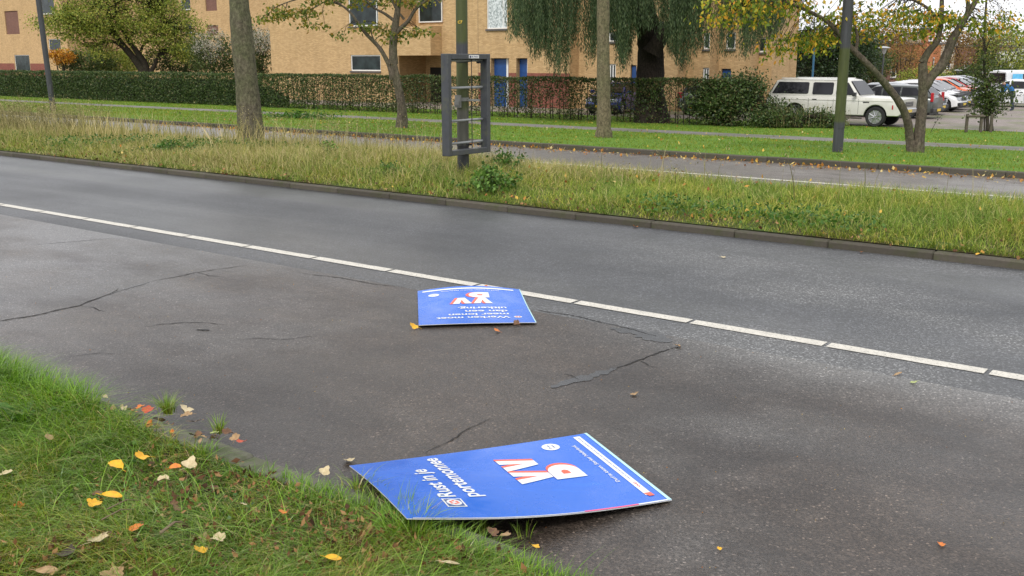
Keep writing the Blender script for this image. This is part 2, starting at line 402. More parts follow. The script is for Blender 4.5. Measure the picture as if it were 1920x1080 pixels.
# cracks in the parking strip (thin sunken-looking ribbons of open joint and old sealant)
def ribbon(pxs, w, mat, name, parent, z=.003, w2=None):
    pts = [at(x, y, 0.0) for x, y in pxs]; dense = []
    for a_, b_ in zip(pts[:-1], pts[1:]):
        n = max(2, int((b_ - a_).length / .03))
        for i in range(n): dense.append(a_.lerp(b_, i / n))
    V = []; off = 0
    for i, p in enumerate(dense):
        t = (dense[min(i + 1, len(dense) - 1)] - dense[max(i - 1, 0)]).normalized(); nn = Vector((-t.y, t.x, 0))
        off = off * .8 + random.uniform(-.008, .008); f = math.sin(PI * (i + .5) / len(dense)) ** .5
        ww = w * f * random.uniform(.35, 1.2)
        for sgn in (-1, 1):
            q = p + nn * (off + sgn * ww); uu, ss = us(q.x, q.y); V.append((uu, ss, z))
    F = [(2 * i, 2 * i + 2, 2 * i + 3, 2 * i + 1) for i in range(len(dense) - 1)]
    return obj_np(name, V, F, mat, parent)
ribbon([(-60, 612), (60, 592), (150, 573), (205, 552), (222, 540)], .012, M_crack, 'crack', strip)
ribbon([(285, 527), (370, 511), (470, 497)], .008, M_crack, 'crack', strip)
ribbon([(60, 460), (150, 452), (215, 447)], .006, M_crack, 'crack', strip)
ribbon([(1150, 692), (1200, 676), (1240, 660), (1280, 648)], .009, M_crack, 'crack', strip)
ribbon([(1035, 728), (1085, 712), (1130, 700), (1165, 688)], .055, M_seal, 'sealed_patch', strip, .0025)
ribbon([(800, 850), (860, 815), (925, 782)], .005, M_crack, 'crack', strip)
ribbon([(1145, 616), (1190, 622), (1225, 632), (1262, 644)], .10, M_seal, 'sealed_patch', strip, .0025)
ribbon([(1000, 580), (1080, 594), (1150, 609), (1240, 632)], .008, M_crack, 'crack', strip, .0035)
ribbon([(270, 612), (330, 606), (375, 605), (430, 610)], .007, M_crack, 'crack', strip)
ribbon([(205, 552), (240, 541), (285, 527)], .010, M_seal, 'sealed_patch', strip, .0025)
ribbon([(150, 573), (175, 577), (198, 586)], .005, M_crack, 'crack', strip); ribbon([(370, 511), (392, 517), (425, 519)], .004, M_crack, 'crack', strip)
ribbon([(1200, 676), (1216, 686), (1243, 691)], .004, M_crack, 'crack', strip); ribbon([(1085, 712), (1070, 704), (1046, 700)], .004, M_crack, 'crack', strip)
ribbon([(430, 640), (480, 634), (540, 637), (600, 630)], .004, M_crack, 'crack', strip); ribbon([(120, 800 - 130), (190, 662), (240, 664)], .004, M_crack, 'crack', strip)
ribbon([(370, 618), (400, 620)], .02, M_crack, 'crack', strip)
ribbon([(560, 512), (640, 522), (700, 532), (765, 541)], .007, M_crack, 'crack', strip)

# ------------------------------------------------------------------ foliage and grass by numpy
def norm(a): return a / np.maximum(np.linalg.norm(a, axis=-1, keepdims=True), 1e-9)
def blades(base, h, w, lean, az, segs=3, curl=.5):
    """tapered bent blades: base (n,3), height h, width w, lean = how far the tip leans (fraction of height), az its direction"""
    n = len(base); d = np.stack([np.cos(az), np.sin(az), np.zeros(n)], 1); fa = az + PI / 2 + rng.uniform(-.9, .9, n)
    side = np.stack([np.cos(fa), np.sin(fa), np.zeros(n)], 1)
    V = np.zeros((n, 2 * segs + 1, 3))
    for k in range(segs + 1):
        t = k / segs; q = base + d * (lean * h * t ** 1.8)[:, None]; q[:, 2] += h * (t - curl * .5 * lean.clip(0, 2) * t ** 2.5)
        ww = w * (1 - t ** 1.6) * .5
        if k < segs: V[:, 2 * k] = q - side * ww[:, None]; V[:, 2 * k + 1] = q + side * ww[:, None]
        else: V[:, 2 * k] = q
    F = []
    for k in range(segs - 1): F += [(2 * k, 2 * k + 1, 2 * k + 3), (2 * k, 2 * k + 3, 2 * k + 2)]
    F += [(2 * segs - 2, 2 * segs - 1, 2 * segs)]
    F = np.array(F)[None] + (np.arange(n) * (2 * segs + 1))[:, None, None]
    return V.reshape(-1, 3), F.reshape(-1, 3)
def leaves(cen, size, hang=0.0, aspect=1.6, flat=0.0):
    """four-cornered folded leaves with random facing; hang pulls the long axis down, flat turns them level"""
    n = len(cen); a = norm(rng.normal(size=(n, 3))); 
    if hang: a = norm(a + np.array([0, 0, -hang * 2.0]))
    b = norm(np.cross(a, rng.normal(size=(n, 3))))
    if flat: b = norm(np.cross(a, np.array([0, 0, 1.0]) + rng.normal(size=(n, 3)) * (1 - flat)))
    s = (size * rng.uniform(.65, 1.25, n))[:, None]
    nn = np.cross(a, b)
    V = np.stack([cen, cen + a * s * .45 + b * s * .5 / aspect + nn * s * .08, cen + a * s, cen + a * s * .45 - b * s * .5 / aspect + nn * s * .08], 1)
    F = np.array([[0, 1, 2], [0, 2, 3]])[None] + (np.arange(n) * 4)[:, None, None]
    return V.reshape(-1, 3), F.reshape(-1, 3)
def roadframe_pts(n, u0, u1, s0, s1, zf):
    u = rng.uniform(u0, u1, n); s = rng.uniform(s0, s1, n)
    return u, s, np.stack([u * Ux + s * Nx, u * Uy + s * Ny, np.array([zf(q) for q in s])], 1)
def vnoise(u, s, sc, seed=0):
    r = np.random.default_rng(seed); out = np.zeros_like(u); amp = 1
    for k in range(4):
        for j in range(3):
            th = r.uniform(0, 2 * PI); f = sc * 2 ** k * r.uniform(.7, 1.3); out += amp * np.sin((u * math.cos(th) + s * math.sin(th)) * f + r.uniform(0, 6.28))
        amp *= .55
    return out / 3.0
G_mix = [(0, (.06, .12, .010)), (.25, (.12, .22, .014)), (.55, (.19, .33, .024)), (.76, (.27, .40, .06)), (.90, (.34, .36, .12)), (1, (.48, .40, .20))]
M_grass = leafy('verge_grass_blades', G_mix, .34, .3, .5, patch=(2.6, (1.45, 1.08, .95), .42, .60))
M_grass_hi = leafy('bright_grass_blades', [(0, (.07, .16, .010)), (.5, (.14, .29, .018)), (1, (.28, .46, .05))], .34, .38, .5, patch=(3.0, (1.12, 1.12, 1), .42, .6))
M_dry = leafy('dry_tall_grass', [(0, (.18, .20, .05)), (.35, (.34, .31, .10)), (.7, (.52, .43, .19)), (1, (.64, .53, .28))], .7, .25, .2)
M_medg = leafy('median_grass_blades', [(0, (.07, .14, .014)), (.45, (.17, .28, .035)), (.8, (.31, .39, .07)), (1, (.48, .44, .17))], .6, .3, .2, patch=(1.1, (1.35, 1.12, 1.0), .42, .58))
M_lawnb = leafy('lawn_blades', [(0, (.08, .17, .010)), (.5, (.15, .25, .022)), (.9, (.25, .33, .045)), (1, (.26, .26, .07))], .6, .35, .2, patch=(.6, (1.35, 1.02, 1.1), .42, .6))
M_weed = leafy('weed_leaves', [(0, (.03, .085, .010)), (.6, (.06, .15, .018)), (1, (.12, .22, .03))], .45, .3, .4)
M_nettle = leafy('nettle_leaves', [(0, (.04, .09, .012)), (.6, (.09, .19, .025)), (1, (.18, .32, .05))], .5, .3, .4)
M_litter = leafy('leaf_litter', [(0, (.045, .022, .010)), (.4, (.13, .06, .025)), (.7, (.26, .13, .05)), (1, (.38, .22, .10))], .7, .15, .2)

def verge_z(s): return .085 + .05 * np.clip((2.4 - s) / 2, 0, 1)
# near verge: matted lawn
n = 330000
y = 2.2 + 6.6 * rng.random(n) ** 1.25; x = -y * .60 - .4 + rng.random(n) * (y * .60 + 1.5)
u = x * Ux + y * Uy; s = x * Nx + y * Ny; k = (s < 2.57) & (s > -2.5); u, s, x, y = u[k], s[k], x[k], y[k]
bare = vnoise(u, s, 1.9, 3); keep = (bare > -.25) | (rng.random(len(u)) < .55); u, s, x, y, bare = u[keep], s[keep], x[keep], y[keep], bare[keep]; print('near blades', len(u))
lush = np.clip((-u - 3.6) / 1.6, 0, 1); n = len(u)
clump = vnoise(u, s, 4.5, 8); az = 2.2 * vnoise(u, s, 1.3, 5) + rng.normal(0, 1.0, n)
h = (.072 + .065 * lush + .034 * np.clip(clump, -1, 1.2)).clip(.025, .15) * rng.uniform(.6, 1.5, n)
V, F = blades(np.stack([x, y, verge_z(s) - .005], 1), h, rng.uniform(.0022, .0052, n) * (1 + .5 * lush), rng.uniform(.3, 2.3, n), az, 3)
hi = rng.random(n) < (.15 + .7 * lush)
F3 = F.reshape(n, -1, 3)
tag(obj_np('grass', V, F3[~hi].reshape(-1, 3), M_grass), 'matted short green grass on the near verge with bare patches', 'grass', kind='stuff')
tag(obj_np('grass', V, F3[hi].reshape(-1, 3), M_grass_hi), 'lush bright green blades at the left of the near verge', 'grass', kind='stuff')
# overhanging fringe along the near kerb + long loose blades
n = 8200; u = rng.uniform(-12, -1.2, n); s = 2.62 - np.abs(rng.normal(0, .07, n)); cl = vnoise(u, s * 0, 7, 4); k = (cl > -.1) | (u < -4.6); u, s = u[k], s[k]; n = len(u)
V, F = blades(np.stack([u * Ux + s * Nx, u * Uy + s * Ny, verge_z(s)], 1), rng.uniform(.04, .10, n) + .10 * (u < -4.5), rng.uniform(.003, .005, n), rng.uniform(.2, 1.2, n), AR + PI / 2 + rng.normal(0, 1.1, n), 4)
tag(obj_np('grass', V, F, M_grass_hi), 'longer green blades hanging over the near kerb', 'grass', kind='stuff')
n = 4200; u = rng.uniform(-8, -.4, n); s = rng.uniform(-.6, 2.5, n)
V, F = blades(np.stack([u * Ux + s * Nx, u * Uy + s * Ny, verge_z(s)], 1), rng.uniform(.10, .22, n), rng.uniform(.003, .006, n), rng.uniform(.6, 2.2, n), rng.uniform(0, 6.28, n), 5, .7)
tag(obj_np('long_grass', V, F, M_grass_hi), 'scattered long arching grass blades on the near verge', 'grass', kind='stuff')
n = 2200; u = rng.uniform(-8, -.4, n); s = rng.uniform(-.6, 2.5, n)
V, F = blades(np.stack([u * Ux + s * Nx, u * Uy + s * Ny, verge_z(s)], 1), rng.uniform(.04, .08, n), rng.uniform(.002, .004, n), rng.uniform(1.5, 3.2, n), rng.uniform(0, 6.28, n), 4, .7)
tag(obj_np('dead_grass', V, F, M_dry), 'pale dead straws lying in the near verge', 'grass', kind='stuff')
# clover and small broad weeds
n = 5200; u = rng.uniform(-8, -.4, n); s = rng.uniform(-1, 2.5, n); k = vnoise(u, s, 2.6, 21) > .15; u, s = u[k], s[k]; n = len(u)
V, F = leaves(np.stack([u * Ux + s * Nx, u * Uy + s * Ny, verge_z(s) + rng.uniform(.015, .05, n)], 1), np.full(n, .022), 0, 1.1, .6)
tag(obj_np('clover', V, F, M_weed), 'patches of small clover leaves among the near grass', 'ground cover', kind='stuff')
for px_, py_, rd_, m_ in ((720, 1010, .22, 900), (790, 1050, .2, 500), (660, 990, .12, 300), (110, 1050, .18, 400), (470, 1050, .22, 350), (400, 905, .25, 350)):
    c_ = at(px_, py_, .13); q_ = np.array(tuple(c_)) + rng.normal(0, rd_, (m_, 3)) * np.array([1, .7, 0]); sq_ = q_[:, 0] * Nx + q_[:, 1] * Ny; q_ = q_[sq_ < 2.57]; q_[:, 2] = verge_z(sq_[sq_ < 2.57]) + rng.uniform(.01, .06, len(q_))
    V, F = leaves(q_, rng.uniform(.012, .04, len(q_)), 0, 1.9, .3); tag(obj_np('leaf_litter', V, F, M_litter), 'patch of brown crumpled litter in the near verge', 'leaf litter', kind='stuff')
# brown litter in the grass
n = 5500; u = rng.uniform(-8, -.4, n); s = rng.uniform(-1, 2.55, n); k = (vnoise(u, s, 2.2, 33) > .05) & ((u > -4.9) | (rng.random(n) < .15)); u, s = u[k], s[k]; n = len(u)
V, F = leaves(np.stack([u * Ux + s * Nx, u * Uy + s * Ny, verge_z(s) + rng.uniform(.008, .05, n)], 1), rng.uniform(.010, .030, n), 0, 1.9, .35)
tag(obj_np('leaf_litter', V, F, M_litter), 'crumbled brown leaf litter between the near grass blades', 'leaf litter', kind='stuff')

# median: rough grass, dry on the left half, greener to the right
n = 230000; q = rng.random(n); u = -78 + 80 * q ** .50; s = rng.uniform(S_K1 + .12, S_MED2 + .05, n)
w_ = vnoise(u, s, .9, 44); n = len(u); edge = np.clip((s - 9.7) / .8, .30, 1)
dryf = np.clip(.50 + .45 * vnoise(u, s, .55, 9) + np.clip((-u - 8) / 12, -.5, .45) + .25 * (s - 11.7) / 2, .03, .95)
h = (.15 + .08 * np.clip(w_, -1, 1) + .12 * dryf) * edge * rng.uniform(.45, 1.35, n)
V, F = blades(np.stack([u * Ux + s * Nx, u * Uy + s * Ny, .10 + .05 * np.sin((s - 9.9) / 3.6 * PI) - .02], 1), h.clip(.03, 1), rng.uniform(.005, .010, n) * (1 + np.clip((-u - 15) / 40, 0, 1)), rng.uniform(.15, 1.9, n), rng.uniform(0, 6.28, n), 2)
isd = rng.random(n) < dryf * .8; F3 = F.reshape(n, -1, 3)
tag(obj_np('grass', V, F3[~isd].reshape(-1, 3), M_medg), 'rough green grass covering the strip between the two roads', 'grass', kind='stuff')
tag(obj_np('dry_grass', V, F3[isd].reshape(-1, 3), M_dry), 'straw coloured dry grass in the strip between the two roads', 'grass', kind='stuff')
n = 9000; u = -55 + 57 * rng.random(n) ** .6; s = S_K1 + .16 + np.abs(rng.normal(0, .10, n)); k = vnoise(u, s * 0, 1.7, 71) > -.35; u, s = u[k], s[k]; n = len(u)
V, F = blades(np.stack([u * Ux + s * Nx, u * Uy + s * Ny, np.full(n, .07)], 1), rng.uniform(.05, .17, n), rng.uniform(.005, .010, n), rng.uniform(.5, 2.0, n), AR - PI / 2 + rng.normal(0, .9, n), 3)
tag(obj_np('grass', V, F, M_medg), 'grass drooping over the top of the middle kerb', 'grass', kind='stuff')
n = 30000; u = -30 + 31 * rng.random(n) ** .7; s = rng.uniform(S_K1 + .2, 12.6, n); k = vnoise(u, s, 1.1, 77) > .42; u, s = u[k], s[k]; n = len(u)
V, F = leaves(np.stack([u * Ux + s * Nx, u * Uy + s * Ny, .10 + .05 * np.sin((s - 9.9) / 3.6 * PI) + rng.uniform(.02, .20, n)], 1), rng.uniform(.03, .06, n), 0, 1.5, .2)
tag(obj_np('ground_cover', V, F, M_weed), 'bright green broad-leaved ground cover patches in the middle strip', 'ground cover', kind='stuff')
# tall seeding stems
n = 15000; u = -62 + 60 * rng.random(n) ** .75; s = rng.uniform(11.2, S_MED2, n); k = (vnoise(u, s, .8, 12) > .0) & (rng.random(n) < np.clip((-u - 9) / 14, .012, 1)); u, s = u[k], s[k]; n = len(u)
M_stem = leafy('brown_weed_stems', [(0, (.10, .095, .035)), (.5, (.24, .22, .09)), (1, (.44, .37, .19))], .8, .1, .2)
V, F = blades(np.stack([u * Ux + s * Nx, u * Uy + s * Ny, np.full(n, .12)], 1), rng.uniform(.35, .85, n), rng.uniform(.008, .014, n), rng.uniform(.05, .5, n), rng.uniform(0, 6.28, n), 3)
tag(obj_np('tall_weeds', V, F, M_stem), 'tall brown seeding weed stems in the middle strip', 'weeds', kind='stuff')
n5 = 5200; u5 = rng.uniform(-46, -14.5, n5); s5 = rng.uniform(11.4, S_MED2, n5); k5 = vnoise(u5, s5, .7, 15) > -.35; u5, s5 = u5[k5], s5[k5]; n5 = len(u5)
V5, F5 = blades(np.stack([u5 * Ux + s5 * Nx, u5 * Uy + s5 * Ny, np.full(n5, .12)], 1), rng.uniform(.35, .80, n5), rng.uniform(.010, .018, n5), rng.uniform(.1, .7, n5), rng.uniform(0, 6.28, n5), 3)
tag(obj_np('tall_dry_grass', V5, F5, M_dry), 'tall straw coloured grass around the thick trunk', 'grass', kind='stuff')
sp = []
for i in range(n):
    if rng.random() < .6:
        t = V.reshape(n, -1, 3)[i, -1]; sp.append(t + rng.normal(0, .035, (14, 3)) * np.array([1, 1, 2.2]) - np.array([0, 0, .06]))
sp = np.concatenate(sp); V, F = leaves(sp, np.full(len(sp), .030), 0, 2.2)
tag(obj_np('weed_seed_heads', V, F, M_stem), 'brown seed heads on the tall weeds of the middle strip', 'weeds', kind='stuff')
n = 2600; u = -50 + 49 * rng.random(n) ** .7; s = rng.uniform(S_K1 - .02, 12.5, n) ; k = (rng.random(n) < np.exp(-(s - S_K1) / .7)) ; u, s = u[k], s[k]; n = len(u)
V, F = leaves(np.stack([u * Ux + s * Nx, u * Uy + s * Ny, np.where(s < S_K1 + .15, .115, .15)], 1), np.full(n, .05), 0, 1.4, .6)
tag(obj_np('leaf_litter', V, F, M_litter), 'brown leaves and thatch behind the middle kerb', 'leaf litter', kind='stuff')
# lawns behind the far road
for (s0, s1, n, lab) in ((S_K2 + .15, S_P0, 90000, 'bright mown grass between the far road and the footpath'), (S_P1, 41.3, 70000, 'bright mown grass between the footpath and the hedge')):
    u = -95 + 98 * rng.random(n) ** .6; s = rng.uniform(s0, s1, n)
    x = u * Ux + s * Nx; y = u * Uy + s * Ny
    V, F = blades(np.stack([x, y, np.array([zg(q) for q in s]) - .01], 1), rng.uniform(.03, .085, n), rng.uniform(.016, .03, n) * np.clip(y / 30, .7, 2.2), rng.uniform(.2, 1.3, n), rng.uniform(0, 6.28, n), 1)
    tag(obj_np('grass', V, F, M_lawnb), lab, 'grass', kind='stuff')
M_yell = leafy('small_fallen_leaves', [(0, (.20, .07, .02)), (.4, (.45, .20, .04)), (.8, (.62, .42, .07)), (1, (.60, .50, .25))], .6, .2, .3)
def scatter_leaves(u, s, z, size, lab):
    n = len(u); V, F = leaves(np.stack([u * Ux + s * Nx, u * Uy + s * Ny, z], 1), np.full(n, size), 0, 1.5, .75)
    return tag(obj_np('fallen_leaves', V, F, M_yell), lab, 'fallen leaves', kind='stuff')
n = 1500; u = -26 + 27 * rng.random(n); s = S_K2 - np.abs(rng.normal(0, .28, n)) * (1 + .5 * rng.random(n)); scatter_leaves(u, s, np.full(n, .012), .07, 'orange leaves gathered along the far kerb')
n = 800; u = -34 + 36 * rng.random(n) ** .7; s = rng.uniform(S_K2 + .2, 41, n); scatter_leaves(u, s, np.array([zg(q) for q in s]) + .05, .06, 'small yellow leaves strewn over the far lawns')
n = 260; u = -24 + 25 * rng.random(n) ** .8; s = rng.uniform(S_K1 + .1, S_MED2, n); scatter_leaves(u, s, np.full(n, .24) * np.clip((s - 9.6), .5, 1), .06, 'yellow leaves caught in the middle strip grass')
# tiny light grit on the parking strip
n = 420; u = -9 + 9.5 * rng.random(n); s = rng.uniform(S_K0, S_SEAM, n)
V, F = leaves(np.stack([u * Ux + s * Nx, u * Uy + s * Ny, np.full(n, .003)], 1), np.full(n, .007), 0, 1.2, .9)
tag(obj_np('grit', V, F, M_yell), 'tiny pale crumbs and grit on the near asphalt', 'grit', kind='stuff')
# ------------------------------------------------------------------ buildings (walls with real openings, parallel to the road)
def wall_holes(u0, u1, z0, z1, holes, depth, mb=None, s=0.0):
    """front wall at local y=s (y grows away from the road), rectangular openings with reveals"""
    mb = mb or MB(); xs = sorted({u0, u1} | {h[0] for h in holes} | {h[1] for h in holes}); zs = sorted({z0, z1} | {h[2] for h in holes} | {h[3] for h in holes})
    for a_, b_ in zip(xs[:-1], xs[1:]):
        for c_, d_ in zip(zs[:-1], zs[1:]):
            mx_, mz_ = (a_ + b_) / 2, (c_ + d_) / 2
            if any(h[0] < mx_ < h[1] and h[2] < mz_ < h[3] for h in holes): continue
            mb.add([(a_, s, c_), (b_, s, c_), (b_, s, d_), (a_, s, d_)], [(0, 1, 2, 3)])
    for h in holes:
        a_, b_, c_, d_ = h[:4]; dd = s + (h[4] if len(h) > 4 else depth)
        mb.add([(a_, s, c_), (a_, dd, c_), (a_, dd, d_), (a_, s, d_), (b_, s, c_), (b_, dd, c_), (b_, dd, d_), (b_, s, d_)],
               [(0, 1, 2, 3), (4, 7, 6, 5), (0, 4, 5, 1), (3, 2, 6, 7)])
        if len(h) > 5 and h[5]: mb.add([(a_, dd, c_), (b_, dd, c_), (b_, dd, d_), (a_, dd, d_)], [(0, 1, 2, 3)])
    return mb
def window(parent, u0, u1, z0, z1, y, mats=(None, None), mull=(), fw=.07, sill=True, pane=None):
    f = MB(); w = (u1 - u0)
    f.box(u0, u1, y, y + .07, z1 - fw, z1); f.box(u0, u1, y, y + .07, z0, z0 + fw)
    f.box(u0, u0 + fw, y + .002, y + .068, z0 + fw, z1 - fw); f.box(u1 - fw, u1, y + .002, y + .068, z0 + fw, z1 - fw)
    for m in mull:
        if m[0] == 'v': f.box(u0 + w * m[1] - fw / 2, u0 + w * m[1] + fw / 2, y + .003, y + .066, z0 + fw, z1 - fw)
        else: f.box(u0 + fw, u1 - fw, y + .004, y + .064, z0 + (z1 - z0) * m[1] - fw / 2, z0 + (z1 - z0) * m[1] + fw / 2)
    o = f.build('window', M_white, parent)
    MB().box(u0 + .02, u1 - .02, y + .03, y + .04, z0 + .02, z1 - .02).build('pane', pane or M_pane, o)
    if sill: MB().box(u0 - .04, u1 + .04, y - .14, y - .003, z0 - .10, z0 - .012).build('sill', M_sill, o)
    return o
def house(name, label, s, u0, u1, depth, ztop, group=None, zbot=-.8):
    t = thing(name, label, 'building', P(u0, s, 0), AR, group)
    t['_w'] = u1 - u0
    return t
GB = 'yellow brick housing blocks behind the hedge'
# block with the balcony, blue doors and plinth
SA = 46.0
def ux(px, py=100, s=SA): return onp(px, py, s)[0]
def zz(py, px=960, s=SA): return onp(px, py, s)[1]
uA0, uA1 = ux(508), ux(1068)
A = thing('brick_house', 'large yellow brick block with projecting balcony box and blue front doors', 'building', P(uA0, SA, 0), AR, GB)
def la(px, s=SA): return ux(px, 100, s) - uA0
Wa = uA1 - uA0
uB = la(897)
win1 = (la(657), la(713), zz(133, 684), zz(103, 684)); win2 = (la(656), la(711), zz(49, 684), zz(49, 684) + 1.9)
rec = (la(748), la(836), -.8, zz(104, 790)); balc = (la(748), la(832), zz(50, 790), 7.2)
win3 = (la(913), la(951), zz(54, 932), zz(54, 932) + 2.3)
door1 = (la(920), la(954), -.8, zz(109, 935)); door2 = (la(968), la(989), -.8, zz(109, 975))
holes = [win1 + (.12,), win2 + (.12,), rec + (2.4, 1), balc + (1.6, 1), win3 + (.12,), door1 + (.35, 0), door2 + (.35, 0)]
zpl = zz(137, 1000)
mb = wall_holes(0, Wa, -.8, 9.0, holes, .12)
# side walls, back, roof
mb.add([(0, 0, -.8), (0, 10, -.8), (0, 10, 9), (0, 0, 9), (Wa, 0, -.8), (Wa, 10, -.8), (Wa, 10, 9), (Wa, 0, 9)], [(0, 1, 2, 3), (4, 5, 6, 7), (1, 5, 6, 2), (3, 2, 6, 7)])
mb.build('wall', M_yb, A, uv=True)
MB().box(la(800) - 2.2, la(829), -1.0, -.004, zz(104, 790), zz(50, 800)).build('balcony_parapet', M_yb, A, uv=True)
MB().box(-.1, Wa + .1, -.12, 10.1, 9.003, 9.2).build('roof', M_sill, A)
x9 = la(989)
for a_, b_ in ((uB + .01, door1[0] - .004), (door1[1] + .004, door2[0] - .004), (door2[1] + .004, Wa)): MB().box(a_, b_, -.03, -.003, -.8, zpl).build('red_plinth', M_rb, A, uv=True)
MB().box(uB - .03, uB + .0, -.012, -.002, -.8, 9).build('downpipe', M_yb, A)
window(A, *win1, .05); window(A, *win2, .05, mull=[('v', .93)]); window(A, *win3, .05, mull=[('v', .78)], pane=M_lacy)
for dr in (door1, door2):
    w = dr[1] - dr[0]
    d = MB().box(dr[0] + .02, dr[0] + w * .70, .30, .345, -.78, dr[3] - .05).build('door', M_blue, A)
    MB().box(dr[0] + w * .70, dr[0] + w * .80, .285, .33, -.78, dr[3] - .002).build('door_post', M_white, A)
    MB().box(dr[0] + w * .60, dr[0] + w * .64, .24, .298, .15, .30).build('handle', M_chrome, d)
    MB().box(dr[0] + w * .80, dr[1] - .002, .315, .33, -.78, dr[3] - .01).build('side_panel', M_rb, A, uv=True)
MB().box(rec[0] + .4, rec[0] + 1.5, 2.36, 2.395, -.78, 1.35).build('storage_door', M_dark, A)
window(A, balc[0] + .3, balc[0] + 2.2, balc[2] + .3, balc[2] + 2.3, 1.5, sill=False)

# stepped row to the right of it
def block(name, label, px0, px1, s, items, depth=6.0, top=9.0, plinth=None):
    u0, u1 = ux(px0, 100, s), ux(px1, 100, s)
    t = thing(name, label, 'building', P(u0, s, 0), AR, GB); W = u1 - u0; hs_ = []
    for it in items:
        k, a_, b_, y0, y1 = it[:5]; a2, b2 = ux(a_, 100, s) - u0, ux(b_, 100, s) - u0; m_ = (a_ + b_) / 2
        z0 = onp(m_, y1, s)[1] if y1 is not None else -.8; z1 = onp(m_, y0, s)[1] if y0 is not None else z0 + 2
        hs_.append((k, a2, b2, max(z0, -.8), z1))
    mb = wall_holes(0, W, -.8, top, [h[1:] + (.14,) for h in hs_], .14)
    mb.add([(0, 0, -.8), (0, depth, -.8), (0, depth, top), (0, 0, top), (W, 0, -.8), (W, depth, -.8), (W, depth, top), (W, 0, top)], [(0, 1, 2, 3), (4, 5, 6, 7), (1, 5, 6, 2), (3, 2, 6, 7)])
    mb.build('wall', M_yb, t, uv=True)
    MB().box(-.05, W + .05, -.06, depth, top + .003, top + .18).build('roof', M_sill, t)
    for k, a2, b2, z0, z1 in hs_:
        if k == 'w': window(t, a2, b2, z0, z1, .06)
        elif k == 'n': MB().box(a2 + .01, b2 - .01, .10, .13, z0 + .01, z1 - .01).build('recess_wall', M_bb, t, uv=True)  # niche shading put into the colour by a browner brick panel
        elif k == 'v': window(t, a2, b2, z0, z1, .06, mull=[('v', .5)])
        else:
            d = MB().box(a2 + .03, b2 - .03, .10, .14, z0 + .01, z1 - .03).build('door', M_blue, t)
            MB().box(b2 - .12, b2 - .09, .06, .098, z0 + 1.0, z0 + 1.15).build('handle', M_chrome, d)
    return t
block('brick_house', 'yellow brick house set back behind the blue hatchback with a slim white window', 1072, 1272, 46.9, [('v', 1143, 1155, 120, 160), ('d', 1183, 1194, 122, None), ('w', 1140, 1160, 60, 78), ('w', 1225, 1250, 40, 70)])
block('brick_house', 'yellow brick house just right of the willow trunk with a narrow twin window', 1274, 1332, 47.9, [('v', 1319, 1333 - 2, 127, 156), ('w', 1318, 1330, 62, 92)], 6)
block('brick_house', 'yellow brick house with blue door right of the willow, second from the row end', 1335, 1408, 48.9, [('d', 1354, 1372, 129, None), ('w', 1360, 1378, 60, 92)], 6)
block('brick_house', 'last narrow yellow brick house at the right end of the row', 1410, 1448, 49.9, [('w', 1418, 1436, 70, 98)], 2.2)
# houses on the left, further back
SL = 60.0
block('brick_house', 'yellow brick block at far left above the hedge with red plinth and low window', -120, 128, SL, [('w', 26, 54, 103, 133), ('n', 16, 41, 20, 64), ('w', 84, 110, -12, 26), ('w', 93, 115, 73, 98)], 10, 12)
for o in list(bpy.data.objects):
    if o.name.startswith('brick_house') and 'far left' in (o.get('label') or ''):
        LFT = o
uL = ux(-120, 100, SL)
zp = onp(60, 119, SL)[1]
for a_, b_ in ((uL, ux(25, 100, SL)), (ux(55, 100, SL), ux(90, 100, SL))): MB().box(a_ - uL, b_ - uL, -.03, -.003, -.8, zp).build('red_plinth', M_rb, LFT, uv=True)
block('brick_house', 'yellow brick block between the olive tree and the tall trunk with recessed balconies', 250, 560, 64.0, [('w', 345, 363, -4, 18), ('w', 350, 363, 44, 62), ('n', 391, 412, -12, 20), ('n', 391, 412, 47, 66)], 10, 12)

